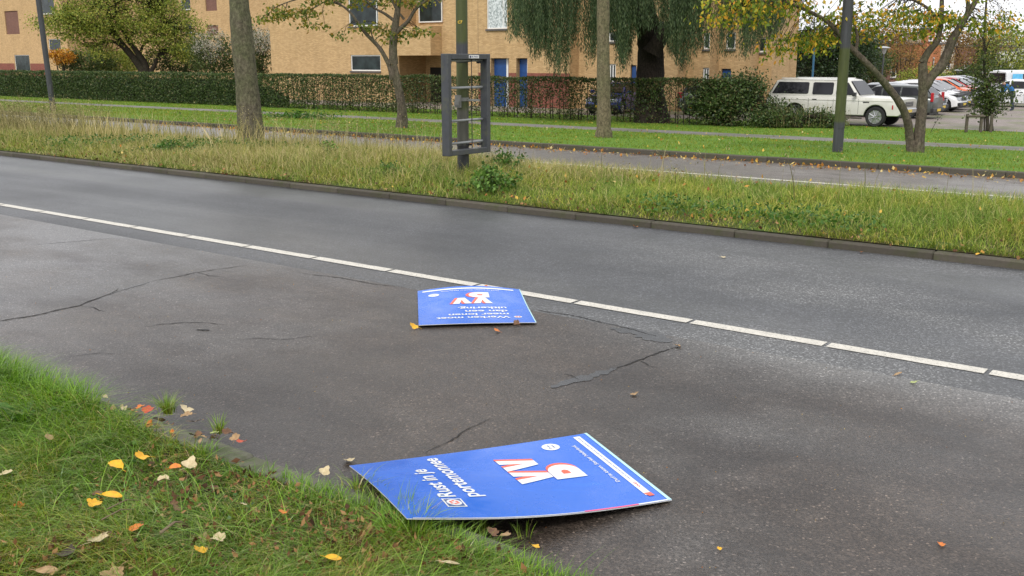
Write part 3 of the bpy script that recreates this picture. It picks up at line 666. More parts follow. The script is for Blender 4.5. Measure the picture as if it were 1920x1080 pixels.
# ------------------------------------------------------------------ trees
def limb(mb, pts, rad, n=8, wob=.0):
    """smooth tapering limb through points"""
    pts = [Vector(p) for p in pts]; out = []; rr = []
    for i in range(len(pts) - 1):
        p0 = pts[max(i - 1, 0)]; p1 = pts[i]; p2 = pts[i + 1]; p3 = pts[min(i + 2, len(pts) - 1)]
        m = 4
        for k in range(m):
            t = k / m; q = .5 * ((2 * p1) + (p2 - p0) * t + (2 * p0 - 5 * p1 + 4 * p2 - p3) * t * t + (3 * p1 - p0 - 3 * p2 + p3) * t ** 3)
            out.append(q); rr.append((rad[i] * (1 - t) + rad[i + 1] * t) * random.uniform(.94, 1.07))
    out.append(pts[-1]); rr.append(rad[-1])
    if wob: out = [out[0]] + [q + Vector((random.uniform(-wob, wob),) * 3) * .7 for q in out[1:]]
    mb.tube(out, rr, n); return out
def plant_tree(name, label, cat, base, trunk_limbs, bark_mat, crown=None, leaf_mat=None, group=None, flare=0.0, n=10, twig_mat=None, twigs=True):
    """trunk_limbs: list of (points, radii); crown: dict(clumps=(n,3), r, per, size, hang, aspect)"""
    t = thing(name, label, cat, base, 0, group); mb = MB(); B = Vector(base); skel = []
    for pts, rad in trunk_limbs:
        q = limb(mb, [Vector(p) - B for p in pts], rad, n); skel += q
    if flare:
        r0 = trunk_limbs[0][1][0]
        for k in range(6):
            a_ = k * PI / 3 + random.uniform(-.4, .4); mb.tube([(math.cos(a_) * r0 * .5, math.sin(a_) * r0 * .5, r0 * 1.3), (math.cos(a_) * r0 * .95, math.sin(a_) * r0 * .95, r0 * .35), (math.cos(a_) * r0 * (1.2 + flare), math.sin(a_) * r0 * (1.2 + flare), -.06)], [r0 * .35, r0 * .34, r0 * .22], 7)
    mb.build('trunk', bark_mat, t, smooth=60)
    if crown is not None:
        cl = np.asarray(crown['clumps']) - np.array(B); SK = np.array([tuple(v) for v in skel])
        if twigs:
            tw = MB()
            for c in cl:
                d = np.linalg.norm(SK - c, axis=1) + rng.uniform(0, .3, len(SK)); j = int(np.argmin(d)); a_ = Vector(SK[j]); e = Vector(c)
                if (e - a_).length > crown.get('maxtwig', 9): continue
                mid = a_.lerp(e, .55) + Vector((random.uniform(-1, 1), random.uniform(-1, 1), random.uniform(-.2, 1.2))) * (e - a_).length * .13
                tw.tube([a_, mid, e], [crown.get('tr', .02), crown.get('tr', .02) * .65, .005], 4, cap=False)
            tw.build('twigs', twig_mat or bark_mat, t)['kind'] = 'stuff'
        r = crown['r']; per = crown['per']
        L_ = np.repeat(cl, per, axis=0) + rng.normal(0, 1, (len(cl) * per, 3)) * np.array([r, r, r * crown.get('fz', .6)])
        V, F = leaves(L_, np.full(len(L_), crown['size']), crown.get('hang', 0), crown.get('aspect', 1.6))
        obj_np('crown', V, F, leaf_mat, t)
    return t
def blob(px, py, D, rx, ry, rz, n, shell=.0):
    """n clump centres in an ellipsoid whose half sizes are given in metres"""
    c = np.array(tuple(pt(px, py, D))); v = norm(rng.normal(size=(n, 3))) * (rng.uniform(shell, 1, n) ** .5)[:, None]
    return c + v * np.array([rx, ry, rz])
M_lf_olive = leafy('olive_autumn_leaves', [(0, (.09, .13, .016)), (.35, (.20, .26, .035)), (.75, (.34, .38, .06)), (1, (.50, .44, .10))], .5, .35, .3)
M_lf_dark = leafy('dark_green_leaves', [(0, (.008, .022, .006)), (.5, (.022, .050, .013)), (1, (.055, .095, .025))], .4, .2, .4)
M_lf_hedge = leafy('hedge_leaves', [(0, (.020, .040, .010)), (.5, (.052, .092, .020)), (.88, (.10, .15, .04)), (1, (.20, .17, .07))], .45, .2, .35)
M_lf_brown = leafy('sparse_hedge_leaves', [(0, (.03, .035, .012)), (.5, (.065, .075, .025)), (.8, (.13, .11, .045)), (1, (.22, .14, .07))], .6, .25, .3)
M_lf_willow = leafy('willow_leaves', [(0, (.024, .042, .016)), (.4, (.055, .092, .036)), (.8, (.105, .155, .064)), (1, (.19, .23, .10))], .5, .3, .3)
M_lf_cherry = leafy('orange_green_leaves', [(0, (.08, .14, .015)), (.50, (.20, .27, .028)), (.68, (.44, .42, .035)), (.88, (.74, .46, .045)), (1, (.78, .32, .05))], .5, .45, .3)
M_lf_yg = leafy('yellow_green_leaves', [(0, (.07, .10, .012)), (.45, (.17, .21, .018)), (.8, (.38, .34, .03)), (1, (.50, .28, .03))], .5, .45, .3)
M_lf_small = leafy('small_tree_leaves', [(0, (.07, .11, .018)), (.5, (.16, .20, .03)), (.8, (.34, .28, .04)), (1, (.40, .20, .05))], .5, .4, .3)
M_lf_orange = leafy('orange_shrub_leaves', [(0, (.25, .12, .02)), (.5, (.58, .24, .02)), (1, (.70, .42, .05))], .5, .35, .3)
M_lf_rust = leafy('rusty_tree_leaves', [(0, (.09, .055, .02)), (.4, (.20, .12, .04)), (.8, (.34, .18, .06)), (1, (.30, .26, .08))], .6, .35, .2)
M_lf_pale = leafy('white_flower_heads', [(0, (.30, .28, .22)), (1, (.58, .55, .46))], .8, .2, .2)
M_lf_mid = leafy('mid_green_leaves', [(0, (.025, .045, .010)), (.5, (.06, .095, .02)), (1, (.13, .16, .04))], .5, .3, .3)

# tall trunk, left of the middle strip
D = 20.6; b0 = at(475, 285)
def ptr(px, py, D): return pt(px, py, D)
bigc = np.concatenate([blob(450, -420, D, 3.2, 3.0, 1.6, 90)])
plant_tree('street_tree', 'thick leaning grey-green trunk growing in the dry grass left of the ad frame', 'tree', b0,
    [([b0 + Vector((0, 0, -.1)), pt(471, 255, D), pt(463, 160, D), pt(453, 60, D), pt(446, -40, D), pt(442, -250, D), pt(440, -420, D)], [.36, .262, .235, .21, .19, .15, .08]),
     ([pt(446, -120, D), pt(500, -260, D - .5), pt(560, -400, D - 1)], [.10, .07, .03]), ([pt(444, -150, D), pt(380, -280, D + .5), pt(320, -400, D + 1)], [.10, .07, .03])],
    M_bark_g, dict(clumps=bigc, r=.28, per=26, size=.10, tr=.015), M_lf_small, n=18)
D = 25.9; b0 = at(1132, 258)
plant_tree('street_tree', 'straight pale brown trunk standing on the lawn in front of the willow', 'tree', b0,
    [([b0 + Vector((0, 0, -.1)), pt(1132, 240, D), pt(1132, 180, D), pt(1131, 90, D), pt(1131, 0, D), pt(1131, -200, D), pt(1132, -380, D)], [.26, .19, .17, .155, .15, .12, .06]),
     ([pt(1131, -120, D), pt(1190, -240, D), pt(1240, -330, D)], [.08, .05, .02]), ([pt(1131, -150, D), pt(1080, -260, D), pt(1030, -340, D)], [.08, .05, .02])],
    M_bark_s, dict(clumps=blob(1131, -380, D, 2.6, 2.6, 1.2, 60), r=.26, per=24, size=.10, tr=.015), M_lf_yg, n=16)

# forked young cherry by the footpath
D = 29.06; b0 = at(752, 240)
J = lambda px, py, dd=0: pt(px, py, D + dd)
limbs = [([b0 + Vector((0, 0, -.1)), J(754, 215), J(750, 180), J(743, 150), J(738, 120)], [.21, .14, .12, .11, .10]),
 ([J(738, 120), J(737, 88), J(741, 50), J(746, 15), J(748, -40), J(745, -120)], [.13, .11, .10, .085, .07, .04]),
 ([J(756, 218, -.1), J(750, 170, -.15), J(745, 140, -.1), J(737, 105, -.1), J(738, 88)], [.07, .065, .06, .055, .045]),
 ([J(735, 150), J(731, 126), J(716, 96), J(703, 80), J(688, 65), J(672, 45), J(660, 27), J(640, 10), J(612, 3), J(588, 15), J(560, 22)], [.07, .068, .06, .055, .05, .042, .035, .028, .02, .014, .01]),
 ([J(740, 66), J(752, 52), J(765, 40), J(777, 20), J(790, 8), J(806, -4), J(830, -30)], [.07, .06, .05, .045, .035, .03, .02]),
 ([J(741, 40, .1), J(722, 26, .2), J(705, 17, .3), J(685, 2, .4), J(660, -20, .5)], [.05, .04, .032, .028, .02]),
 ([J(640, 8), J(600, -5), J(560, -2), J(520, 12), J(505, 25)], [.03, .025, .02, .014, .008]),
 ([J(758, 36), J(745, 20), J(735, 0), J(728, -30)], [.04, .03, .028, .02]),
 ([J(703, 80), J(696, 60), J(700, 40)], [.025, .018, .01])]
cl = np.concatenate([blob(700, 52, D, .55, .5, .16, 9), blob(735, 68, D, .35, .4, .16, 8), blob(775, 62, D, .5, .5, .12, 7), blob(545, 22, D, .9, .6, .16, 16), blob(510, 34, D, .35, .4, .14, 7), blob(590, 2, D, .6, .6, .2, 9),
                     blob(700, 2, D, 1.2, .9, .15, 14), blob(790, 4, D, .7, .7, .12, 7), blob(700, -90, D, 2.6, 2, 1.1, 110), blob(650, 62, D, .5, .5, .15, 3), blob(585, 48, D, .6, .5, .15, 4)])
plant_tree('cherry_tree', 'young forked cherry with sparse yellowing leaves beside the footpath left of the ad frame', 'tree', b0, limbs, M_bark_c, dict(clumps=cl, r=.16, per=20, size=.11, fz=.35, hang=.35, tr=.011), M_lf_small, n=9, twig_mat=M_bark_d)

# two-stemmed autumn tree at the right
D = 22.4; b0 = at(1715, 285)
limbs = [([b0 + Vector((.03, 0, -.1)), J(1721, 268) if 0 else pt(1722, 268, D), pt(1726, 230, D), pt(1730, 190, D), pt(1731, 155, D), pt(1730, 118, D)], [.21, .13, .112, .108, .105, .09]),
 ([b0 + Vector((-.08, -.05, -.1)), pt(1706, 262, D), pt(1701, 225, D - .1), pt(1687, 193, D - .2), pt(1665, 164, D - .3), pt(1643, 138, D - .4), pt(1622, 116, D - .5), pt(1604, 98, D - .5), pt(1590, 84, D - .5)], [.10, .09, .085, .082, .078, .075, .07, .065, .06]),
 ([pt(1590, 84, D - .5), pt(1572, 62, D - .6), pt(1553, 42, D - .6), pt(1530, 28, D - .6), pt(1500, 14, D - .7), pt(1468, 5, D - .8), pt(1430, 2, D - .9), pt(1390, 8, D - 1)], [.065, .055, .045, .04, .034, .028, .02, .01]),
 ([pt(1733, 166, D), pt(1748, 142, D), pt(1765, 124, D), pt(1776, 100, D), pt(1786, 75, D), pt(1800, 50, D), pt(1822, 14, D), pt(1850, -30, D)], [.10, .10, .105, .10, .09, .075, .06, .04]),
 ([pt(1730, 118, D), pt(1740, 98, D), pt(1757, 76, D), pt(1765, 40, D + .1), pt(1766, 0, D + .2), pt(1770, -60, D + .3)], [.09, .08, .07, .05, .045, .03]),
 ([pt(1762, 48, D), pt(1748, 24, D), pt(1725, 6, D), pt(1690, -8, D)], [.04, .035, .03, .02]),
 ([pt(1802, 46, D), pt(1815, 20, D), pt(1812, -10, D), pt(1800, -60, D)], [.06, .05, .04, .03]),
 ([pt(1604, 98, D - .5), pt(1608, 70, D - .4), pt(1600, 40, D - .3), pt(1595, 0, D - .2), pt(1580, -40, D)], [.035, .03, .025, .02, .015]),
 ([pt(1600, 92, D - .5), pt(1575, 84, D - .3), pt(1560, 60, D), pt(1520, 55, D + .3)], [.04, .03, .02, .01])]
cl = np.concatenate([blob(1400, 12, D - 1, 1.0, .8, .42, 34), blob(1365, 30, D - 1, .5, .5, .2, 10), blob(1460, 8, D - .8, .8, .8, .3, 22), blob(1500, 80, D - .3, .75, .8, .22, 30), blob(1545, 68, D, .5, .7, .18, 16),
    blob(1462, 100, D - .3, .18, .3, .12, 5), blob(1575, 30, D - .4, .8, .8, .3, 20), blob(1650, 40, D, .9, .8, .16, 22), blob(1600, 55, D, .6, .6, .15, 10), blob(1700, 25, D, .8, .8, .14, 20), blob(1740, 30, D, .7, .7, .16, 16), blob(1725, 62, D, .45, .5, .09, 10),
    blob(1790, 38, D, .8, .8, .16, 22), blob(1850, 40, D, .6, .6, .2, 14), blob(1880, 58, D, .4, .5, .15, 7), blob(1630, 70, D, .5, .5, .2, 6), blob(1700, -60, D, 3.0, 2.4, .8, 110), blob(1450, -55, D - 1, 1.5, 1.5, .5, 46)])
plant_tree('autumn_tree', 'two-stemmed tree with layered orange and green leaves in front of the parked cars', 'tree', b0, limbs, M_bark_c, dict(clumps=cl, r=.19, per=17, size=.105, fz=.38, hang=.5, aspect=2.0, tr=.008), M_lf_cherry, n=10, twig_mat=M_bark_d)

# weeping willow
D = 43.5; b0 = at(1220, 232)
tw = thing('willow_tree', 'large weeping willow with curtains of grey-green foliage behind the straight trunk', 'tree', b0)
mb = MB(); Bv = Vector(b0)
for pts, rad in [([(1222, 236), (1221, 215), (1219, 165), (1220, 110), (1218, 70), (1210, 20), (1190, -60), (1170, -150)], [.98, .70, .60, .57, .53, .42, .3, .12]),
                 ([(1222, 100), (1240, 70), (1262, 45), (1290, 5), (1330, -60), (1380, -120)], [.40, .30, .26, .22, .16, .06]),
                 ([(1214, 60), (1180, 10), (1130, -50), (1060, -100), (1000, -110)], [.3, .24, .2, .14, .06]), ([(1258, 48), (1275, 80), (1290, 60), (1320, 30)], [.06, .06, .05, .03]),
                 ([(1190, -60), (1230, -130), (1290, -190)], [.2, .14, .05])]:
    limb(mb, [pt(x, y, D + (0 if k < 2 else .3 * k)) - Bv for k, (x, y) in enumerate(pts)], rad, 16)
mb.build('trunk', M_bark_w, tw, smooth=60)
prof = [(945, 60), (955, 74), (985, 70), (1000, 112), (1018, 100), (1040, 150), (1062, 150), (1070, 85), (1092, 96), (1105, 128), (1120, 90), (1150, 60), (1165, 142), (1178, 120), (1188, 70), (1215, 55), (1240, 66), (1262, 112), (1285, 138), (1300, 100), (1325, 95), (1345, 118), (1370, 98), (1400, 108), (1432, 78), (1452, 92), (1470, 40)]
S_ = []; strands = MB()
PX = [p[0] for p in prof]; PYb = [p[1] for p in prof]
for i in range(3500):
    x0 = random.uniform(948, 1472)
    dens = .35 + .65 * (math.sin(x0 * .045) * .5 + .5 + .3 * math.sin(x0 * .13 + 1))
    if x0 > 1290: dens *= .62
    if random.random() > dens: continue
    bot = np.interp(x0, PX, PYb) * random.choice([1, 1, .85, .65, .45]) * random.uniform(.78, 1.04)
    dd = D + random.uniform(-3.8, 3.8); top = -40 - 190 * math.sqrt(max(0, 1 - ((x0 - 1205) / 290) ** 2)) * random.uniform(.5, 1.0)
    zt = pt(x0, top, dd).z; pb = pt(x0 + random.uniform(-6, 6), bot, dd); p0 = pt(x0, 60, dd); p0.z = zt; pb = Vector((pb.x, pb.y, pb.z))
    ln = (p0.z - pb.z); m = max(6, int(ln / .045)); ts = np.linspace(0, 1, m)
    ph, am = random.uniform(0, 6.28), random.uniform(.03, .16)
    q = np.stack([p0.x + (pb.x - p0.x) * ts + am * np.sin(ts * 5 + ph), p0.y + (pb.y - p0.y) * ts + am * np.cos(ts * 4 + ph), p0.z + (pb.z - p0.z) * ts], 1)
    S_.append(q + rng.normal(0, .035, q.shape))
S_ = np.concatenate(S_) - np.array(Bv); V, F = leaves(S_, np.full(len(S_), .14), 1.3, 6.0); obj_np('crown', V, F, M_lf_willow, tw)
print('willow', len(S_))

# olive-leaved garden tree behind the hedge at the left
D = 84; b0 = Vector(pt(268, 135, D)); b0.z = -.77
J2 = lambda px, py, dd=0: pt(px, py, D + dd)
limbs = [([b0 + Vector((0, 0, -.1)), J2(270, 140), J2(262, 124), J2(245, 102), J2(228, 82), J2(212, 55), J2(205, 25), J2(195, -20)], [.42, .38, .32, .28, .24, .2, .14, .08]),
 ([J2(275, 140), J2(272, 120), J2(255, 95), J2(240, 72), J2(228, 52), J2(218, 30), J2(215, 0)], [.3, .26, .22, .2, .16, .12, .06]),
 ([J2(230, 88), J2(212, 78), J2(190, 80), J2(165, 88), J2(140, 70)], [.16, .12, .10, .08, .04]), ([J2(226, 76), J2(205, 60), J2(180, 55), J2(150, 48), J2(120, 30)], [.15, .12, .10, .07, .03]),
 ([J2(280, 138), J2(290, 122), J2(294, 110), J2(300, 96)], [.22, .16, .1, .05]), ([J2(262, 105), J2(268, 86), J2(285, 70), J2(310, 50)], [.13, .1, .08, .04]), ([J2(240, 72), J2(262, 50), J2(290, 20)], [.1, .08, .04])]
cl = np.concatenate([blob(235, 15, D, 5.2, 4, 3.0, 430, .2), blob(150, 55, D - 1, 3.0, 3, 1.5, 130), blob(320, 60, D, 3.2, 3, 2.2, 190), blob(345, 100, D, 1.6, 2, 1.0, 50), blob(120, 30, D - 1, 2.2, 2, .9, 44), blob(225, -40, D, 5.5, 4, 3, 240), blob(190, 95, D - 1, 1.3, 2, .7, 24), blob(85, 45, D - 1, 1.2, 1, 1.2, 16)])
plant_tree('garden_tree', 'broad olive-green tree with fanning dark limbs above the left hedge', 'tree', b0, limbs, M_bark_d, dict(clumps=cl, r=.40, per=30, size=.18, fz=.55, tr=.035), M_lf_olive, n=8)

# shrubs behind the hedge
def shrub(name, label, px, py, D, rx, ry, rz, n, mat, per=40, size=.16, r=.3, cat='shrub', group=None, zb=-.77, extra=None, shell=.3):
    b0 = Vector(pt(px, py, D)); cz = b0.z; b0.z = zb
    cl = blob(px, py, D, rx, ry, rz, n, shell)
    if extra is not None: cl = np.concatenate([cl] + [blob(*e) for e in extra])
    cl = cl[cl[:, 2] > zb + .1]
    lim = []
    for k in range(5):
        a_ = random.uniform(0, 6.28); e = Vector((b0.x + math.cos(a_) * rx * .5, b0.y + math.sin(a_) * ry * .5, cz + rz * .3))
        lim.append(([b0 + Vector((math.cos(a_) * .1, math.sin(a_) * .1, -.05)), b0.lerp(e, .5) + Vector((random.uniform(-.2, .2), random.uniform(-.2, .2), .1)), e], [.07, .05, .02]))
    return plant_tree(name, label, cat, b0, lim, M_bark_d, dict(clumps=cl, r=r, per=per, size=size, fz=.8, tr=.012), mat, n=6, group=group)
shrub('orange_shrub', 'small round orange-leaved bush over the far left hedge', 115, 106, 88, 1.1, 1.0, .55, 46, M_lf_orange, 34, .17, .16)
shrub('garden_shrub', 'grey-green shrub under the left side of the olive-green tree', 165, 118, 90, 2.6, 2, 1.2, 120, M_lf_mid, 36, .18, .34)
shrub('garden_shrub', 'mixed low greenery under the middle of the olive-green tree', 225, 120, 92, 2.6, 2, 1.1, 110, M_lf_olive, 36, .18, .34)
shrub('garden_shrub', 'green bush to the right of the olive-green tree base', 335, 112, 88, 2.6, 2, 1.5, 130, M_lf_mid, 36, .18, .34)
f1 = shrub('flowering_shrub', 'dark shrub topped with pale flower heads left of the tall trunk', 400, 104, 78, 1.7, 1.8, 1.6, 110, M_lf_mid, 40, .16, .3)
f2 = shrub('flowering_shrub', 'dark shrub with pale flower heads between the tall trunk and the brick block', 480, 98, 78, 1.4, 1.8, 1.8, 110, M_lf_mid, 40, .16, .3)
for f, px, py, w in ((f1, 400, 84, 1.6), (f2, 480, 76, 1.3)):
    c = blob(px, py, 77, w, 1.4, 1.2, 110); L_ = np.repeat(c, 22, axis=0) + rng.normal(0, .13, (2420, 3)) - np.array(f.location); V, F = leaves(L_, np.full(len(L_), .09)); obj_np('flower_heads', V, F, M_lf_pale, f)['kind'] = 'stuff'

# ------------------------------------------------------------------ the hedge: dense on the left, thinning to bare stems on the right
HS = 37.7
hd = thing('hedge', 'long clipped hedge, dense on the left and thinning to bare stems by the willow', 'hedge', P(-50, HS, -.77), AR)
def hu(px): return onp(px, 180, HS)[0] + 50
uEnd = hu(1385); uSparse = hu(505); uMid = hu(720)
n = 190000; uu = uEnd - (uEnd + 62) * rng.random(n) ** 1.25
dens = vnoise(uu, uu * .3, 1.6, 61)
top = 1.80 + .035 * vnoise(uu, uu, 1.1, 62)
hz = rng.random(n); sp = np.clip((uu - uSparse) / (uMid - uSparse), 0, 1)
# in the sparse part most leaves sit in the upper third
keep = rng.random(n) < np.where(hz > .52, 1, 1 - sp * (.26 - .30 * dens) )
gap = vnoise(uu, uu * 0, .9, 64)
for x0_, x1_, kk in ((1078, 1195, .62), (1000, 1066, .5), (1240, 1290, .6), (925, 990, .45)): keep &= ~((uu > hu(x0_)) & (uu < hu(x1_)) & (hz < .86) & (rng.random(n) < kk))
keep &= ~((sp > .9) & (hz < .82) & (gap < -.25) & (rng.random(n) < .55))
edge_y = rng.choice([-1, -1, -1, 1], n) * (.42 + .05 * vnoise(uu, hz, 2.5, 66) - np.abs(rng.normal(0, .08, n))); topm = rng.random(n) < .16
yy = np.where(topm, rng.uniform(-.42, .42, n), edge_y); zq = np.where(topm, top - np.abs(rng.normal(0, .04, n)), hz * top)
yy = np.where(sp > .5, rng.uniform(-.38, .38, n), yy)
Q = np.stack([uu, yy + rng.normal(0, .03, n), zq + .02], 1)[keep]
spk = sp[keep] > rng.random(keep.sum())
isb = spk & (rng.random(len(Q)) < .35)
V, F = leaves(Q, np.full(len(Q), .085), 0, 1.4); F2 = F.reshape(len(Q), 2, 3)
obj_np('foliage', V, F2[~isb].reshape(-1, 3), M_lf_hedge, hd); obj_np('foliage', V, F2[isb].reshape(-1, 3), M_lf_brown, hd)
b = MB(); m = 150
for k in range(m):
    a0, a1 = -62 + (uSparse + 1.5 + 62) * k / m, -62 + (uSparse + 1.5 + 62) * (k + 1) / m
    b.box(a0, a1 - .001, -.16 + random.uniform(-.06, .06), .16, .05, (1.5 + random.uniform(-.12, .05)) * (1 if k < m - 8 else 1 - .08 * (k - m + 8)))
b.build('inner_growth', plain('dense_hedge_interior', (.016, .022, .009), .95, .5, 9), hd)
b = MB(); u = uSparse - 1
while u < uEnd:
    y0 = random.uniform(-.15, .15); l = random.uniform(-.12, .12)
    b.tube([(u, y0, -.05), (u + l * .4, y0, .7), (u + l, y0 + random.uniform(-.1, .1), 1.65)], [.022 * random.uniform(.8, 1.5), .017, .008], 5, cap=False)
    for q in range(3):
        z = random.uniform(.5, 1.3); e = random.uniform(-.4, .4); b.tube([(u + l * .4, y0, z), (u + e * .6, y0 + random.uniform(-.2, .2), z + .25), (u + e, y0 + random.uniform(-.3, .3), z + .5)], [.010, .008, .004], 4, cap=False)
    u += random.uniform(.16, .42)
b.build('stems', M_bark_d, hd)['kind'] = 'stuff'
# wild bush closing the hedge at the right and lower scrub before the white wagon
shrub('wild_bush', 'dark overgrown bush at the right end of the hedge', 1362, 184, 41.5, 1.30, 1.3, .85, 120, M_lf_hedge, 50, .11, .24, 'bush', extra=[(1402, 170, 41.5, .62, .8, .62, 60), (1330, 195, 41.5, .9, .8, .6, 60), (1445, 212, 41, .6, .6, .38, 40)])
shrub('low_scrub', 'low brownish green scrub in front of the white wagon rear', 1500, 222, 40.0, 1.5, .6, .34, 90, M_lf_hedge, 40, .09, .16, 'bush', extra=[(1560, 228, 39.8, .5, .5, .22, 26), (1440, 224, 40, .8, .6, .3, 40)])
n = 260; c = pt(1510, 215, 40.0); q = np.stack([c.x + rng.uniform(-1.5, 1.6, n), c.y + rng.uniform(-.5, .5, n), np.full(n, -.7)], 1)
V, F = blades(q, rng.uniform(.5, 1.15, n), np.full(n, .014), rng.uniform(.05, .45, n), rng.uniform(0, 6.28, n), 2)
tag(obj_np('dry_stalks', V, F, M_stem), 'dry brown stalks rising from the scrub beside the white wagon', 'weeds', kind='stuff')

# ------------------------------------------------------------------ background right: bushes, trees and buildings beyond the car park
shrub('evergreen_thicket', 'large dark green thicket behind the white wagon roof', 1530, 108, 66, 2.9, 2.5, 1.9, 200, M_lf_dark, 60, .15, .34, 'tree', extra=[(1600, 112, 66, 1.8, 2, 1.8, 110), (1470, 95, 64, 1.2, 1.5, 1.9, 80)])
shrub('garden_tree', 'mid green bush at the right of the dark thicket behind the estate car', 1635, 120, 70, 1.3, 1.5, 1.3, 70, M_lf_mid, 50, .15, .3, 'tree')
shrub('rusty_tree', 'rust-brown autumn tree behind the first street lantern', 1660, 92, 92, 3.4, 3, 2.2, 230, M_lf_rust, 26, .17, .4, 'tree')
shrub('rusty_tree', 'orange-brown autumn tree right of the orange tower', 1815, 105, 95, 2.6, 3, 2.4, 170, M_lf_rust, 26, .17, .4, 'tree')
shrub('garden_tree', 'mixed green tree beyond the car park at the right edge', 1888, 100, 90, 2.4, 3, 2.2, 140, M_lf_olive, 30, .17, .36, 'tree')
shrub('clipped_bush', 'low green bush in front of the orange tower', 1740, 148, 84, 2.4, 1.5, .9, 90, M_lf_olive, 36, .16, .25, 'bush')
shrub('clipped_bush', 'low dark bush beyond the far cars', 1850, 142, 88, 3.2, 1.5, 1.0, 120, M_lf_mid, 36, .16, .25, 'bush')
shrub('rusty_tree', 'brown-leaved small tree between the brown and orange buildings', 1695, 110, 86, 1.5, 2, 1.5, 60, M_lf_rust, 24, .15, .3, 'tree')
for k, (px, D_, rz, mt) in enumerate([(1340, 130, 3.2, M_lf_olive), (1480, 128, 3.0, M_lf_mid), (1560, 135, 3.4, M_lf_olive), (1640, 132, 3.2, M_lf_rust), (1720, 138, 3.6, M_lf_mid), (1800, 132, 3.4, M_lf_rust), (1880, 130, 3.4, M_lf_olive), (1960, 128, 3.6, M_lf_mid), (2040, 130, 3.6, M_lf_rust)]):
    shrub('distant_tree', ['distant olive tree hidden behind the willow curtain', 'distant green tree behind the dark thicket', 'distant olive tree behind the right lamp post', 'distant rusty tree behind the lantern', 'distant green tree behind the orange tower', 'distant rusty tree right of the tower', 'distant olive tree at the right edge', 'distant green tree just beyond the right edge', 'distant rusty tree beyond the right edge'][k], px, 106, D_, 4.6, 3, rz, 110, mt, 30, .32, .7, 'tree', 'trees beyond the car park')
def solid(name, label, px0, px1, ytop, D_, mat, depth=8, rz=None, roofm=None, items=()):
    p0, p1 = pt(px0, 100, D_), pt(px1, 100, D_); h = pt((px0 + px1) / 2, ytop, D_).z; W = (p1 - p0).length
    t = thing(name, label, 'building', (p0.x, p0.y, -.8), math.atan2(p1.y - p0.y, p1.x - p0.x) + (rz or 0))
    hs_ = [(a_ * W, b_ * W, c_ * (h + .8), d_ * (h + .8), .12) for a_, b_, c_, d_ in items]
    mb = wall_holes(0, W, 0, h + .8, hs_, .12); mb.add([(0, 0, 0), (0, depth, 0), (0, depth, h + .8), (0, 0, h + .8), (W, 0, 0), (W, depth, 0), (W, depth, h + .8), (W, 0, h + .8)], [(0, 1, 2, 3), (4, 5, 6, 7), (1, 5, 6, 2), (3, 2, 6, 7)])
    mb.build('wall', mat, t, uv=True)
    for q in hs_: window(t, q[0], q[1], q[2], q[3], .04, fw=.09)
    MB().box(-.1, W + .1, -.1, depth + .1, h + .803, h + 1.0).build('roof', roofm or M_sill, t); return t
solid('brown_house', 'dark brown brick house behind the car park, left of the orange one', 1668, 1714, 112, 101, M_bb, items=[(.1, .35, .35, .7)])
solid('orange_house', 'orange brick building with a flat roof in the far background', 1712, 1764, 84, 106, M_ob, items=[(.55, .8, .45, .7)])
solid('brick_tower', 'slim orange brick tower rising above the far building', 1736, 1750, 56, 105, M_ob, 2.2, items=[(.2, .8, .80, .90)])
solid('grey_tower', 'pale grey shaft beside the orange brick tower', 1718, 1735, 64, 106.5, M_beige, 3)
solid('beige_house', 'beige rendered house right of the orange brick tower', 1758, 1790, 84, 110, M_beige, items=[(.2, .45, .4, .62), (.6, .85, .4, .62)])
solid('long_low_house', 'long reddish roofed building far behind the autumn trees', 1800, 1900, 88, 122, M_bb, items=[(.1, .2, .4, .6), (.4, .5, .4, .6), (.7, .8, .4, .6)])
solid('white_shed', 'small white flat building among the trees at the right edge', 1874, 1906, 96, 112, M_white, 4, items=[(.2, .7, .45, .7)])
solid('garden_wall_house', 'pale low building behind the far end of the car row', 1800, 1836, 142, 98, M_beige, 4, items=[(.25, .6, .3, .75)])

# fence-like distant closing walls of trees on the left are the houses themselves
#PART3
# ------------------------------------------------------------------ lamp posts and street furniture
def lamp_post(label, base, r, segs, H=7.0, arm=(1, 0), lean=(0, 0), group='tall grey street lamp posts along the roads'):
    t = thing('lamp_post', label, 'lamp post', base, 0, group); m = pole_mat('post_paint', segs)
    b = MB(); b.tube([(0, 0, -.2), (lean[0] * .5, lean[1] * .5, H * .5), (lean[0], lean[1], H)], [r, r * .96, r * .55], 20); b.build('post', m, t, smooth=50)
    b = MB(); a_ = Vector((arm[0], arm[1], 0)); b.tube([(lean[0], lean[1], H), Vector((lean[0], lean[1], H + .15)) + a_ * .3, Vector((lean[0], lean[1], H + .2)) + a_ * 1.1], [r * .5, r * .4, r * .35], 10); b.build('arm', m, t, smooth=50)
    b = MB(); c = Vector((lean[0], lean[1], H + .2)) + a_ * 1.4; b.tube([c - a_ * .4, c - a_ * .2, c + a_ * .25, c + a_ * .4], [.05, .12, .13, .04], 10); b.build('lantern', M_steel, t, smooth=50)
    b = MB(); b.box(-.05, .05, -r - .004, -r + .02, .5, .85); b.build('hatch', m, t)
    return t
GP = None
b0 = at(100, 208); b0.z = .1
lamp_post('slim blue-grey lamp post standing before the dense hedge at the left', b0, .098, [(0, 0), (9, 0)], 8, (.8, -.6), lean=(-.30, 0))
b0 = at(1570, 285)
lamp_post('algae-green lamp post in front of the white wagon', b0, .108, [(0, 0), (.62, 1), (2.12, 0), (8, 0)], 8, (-.8, .6), lean=(.02, 0))
b0 = at(869, 350); b0.z = .1
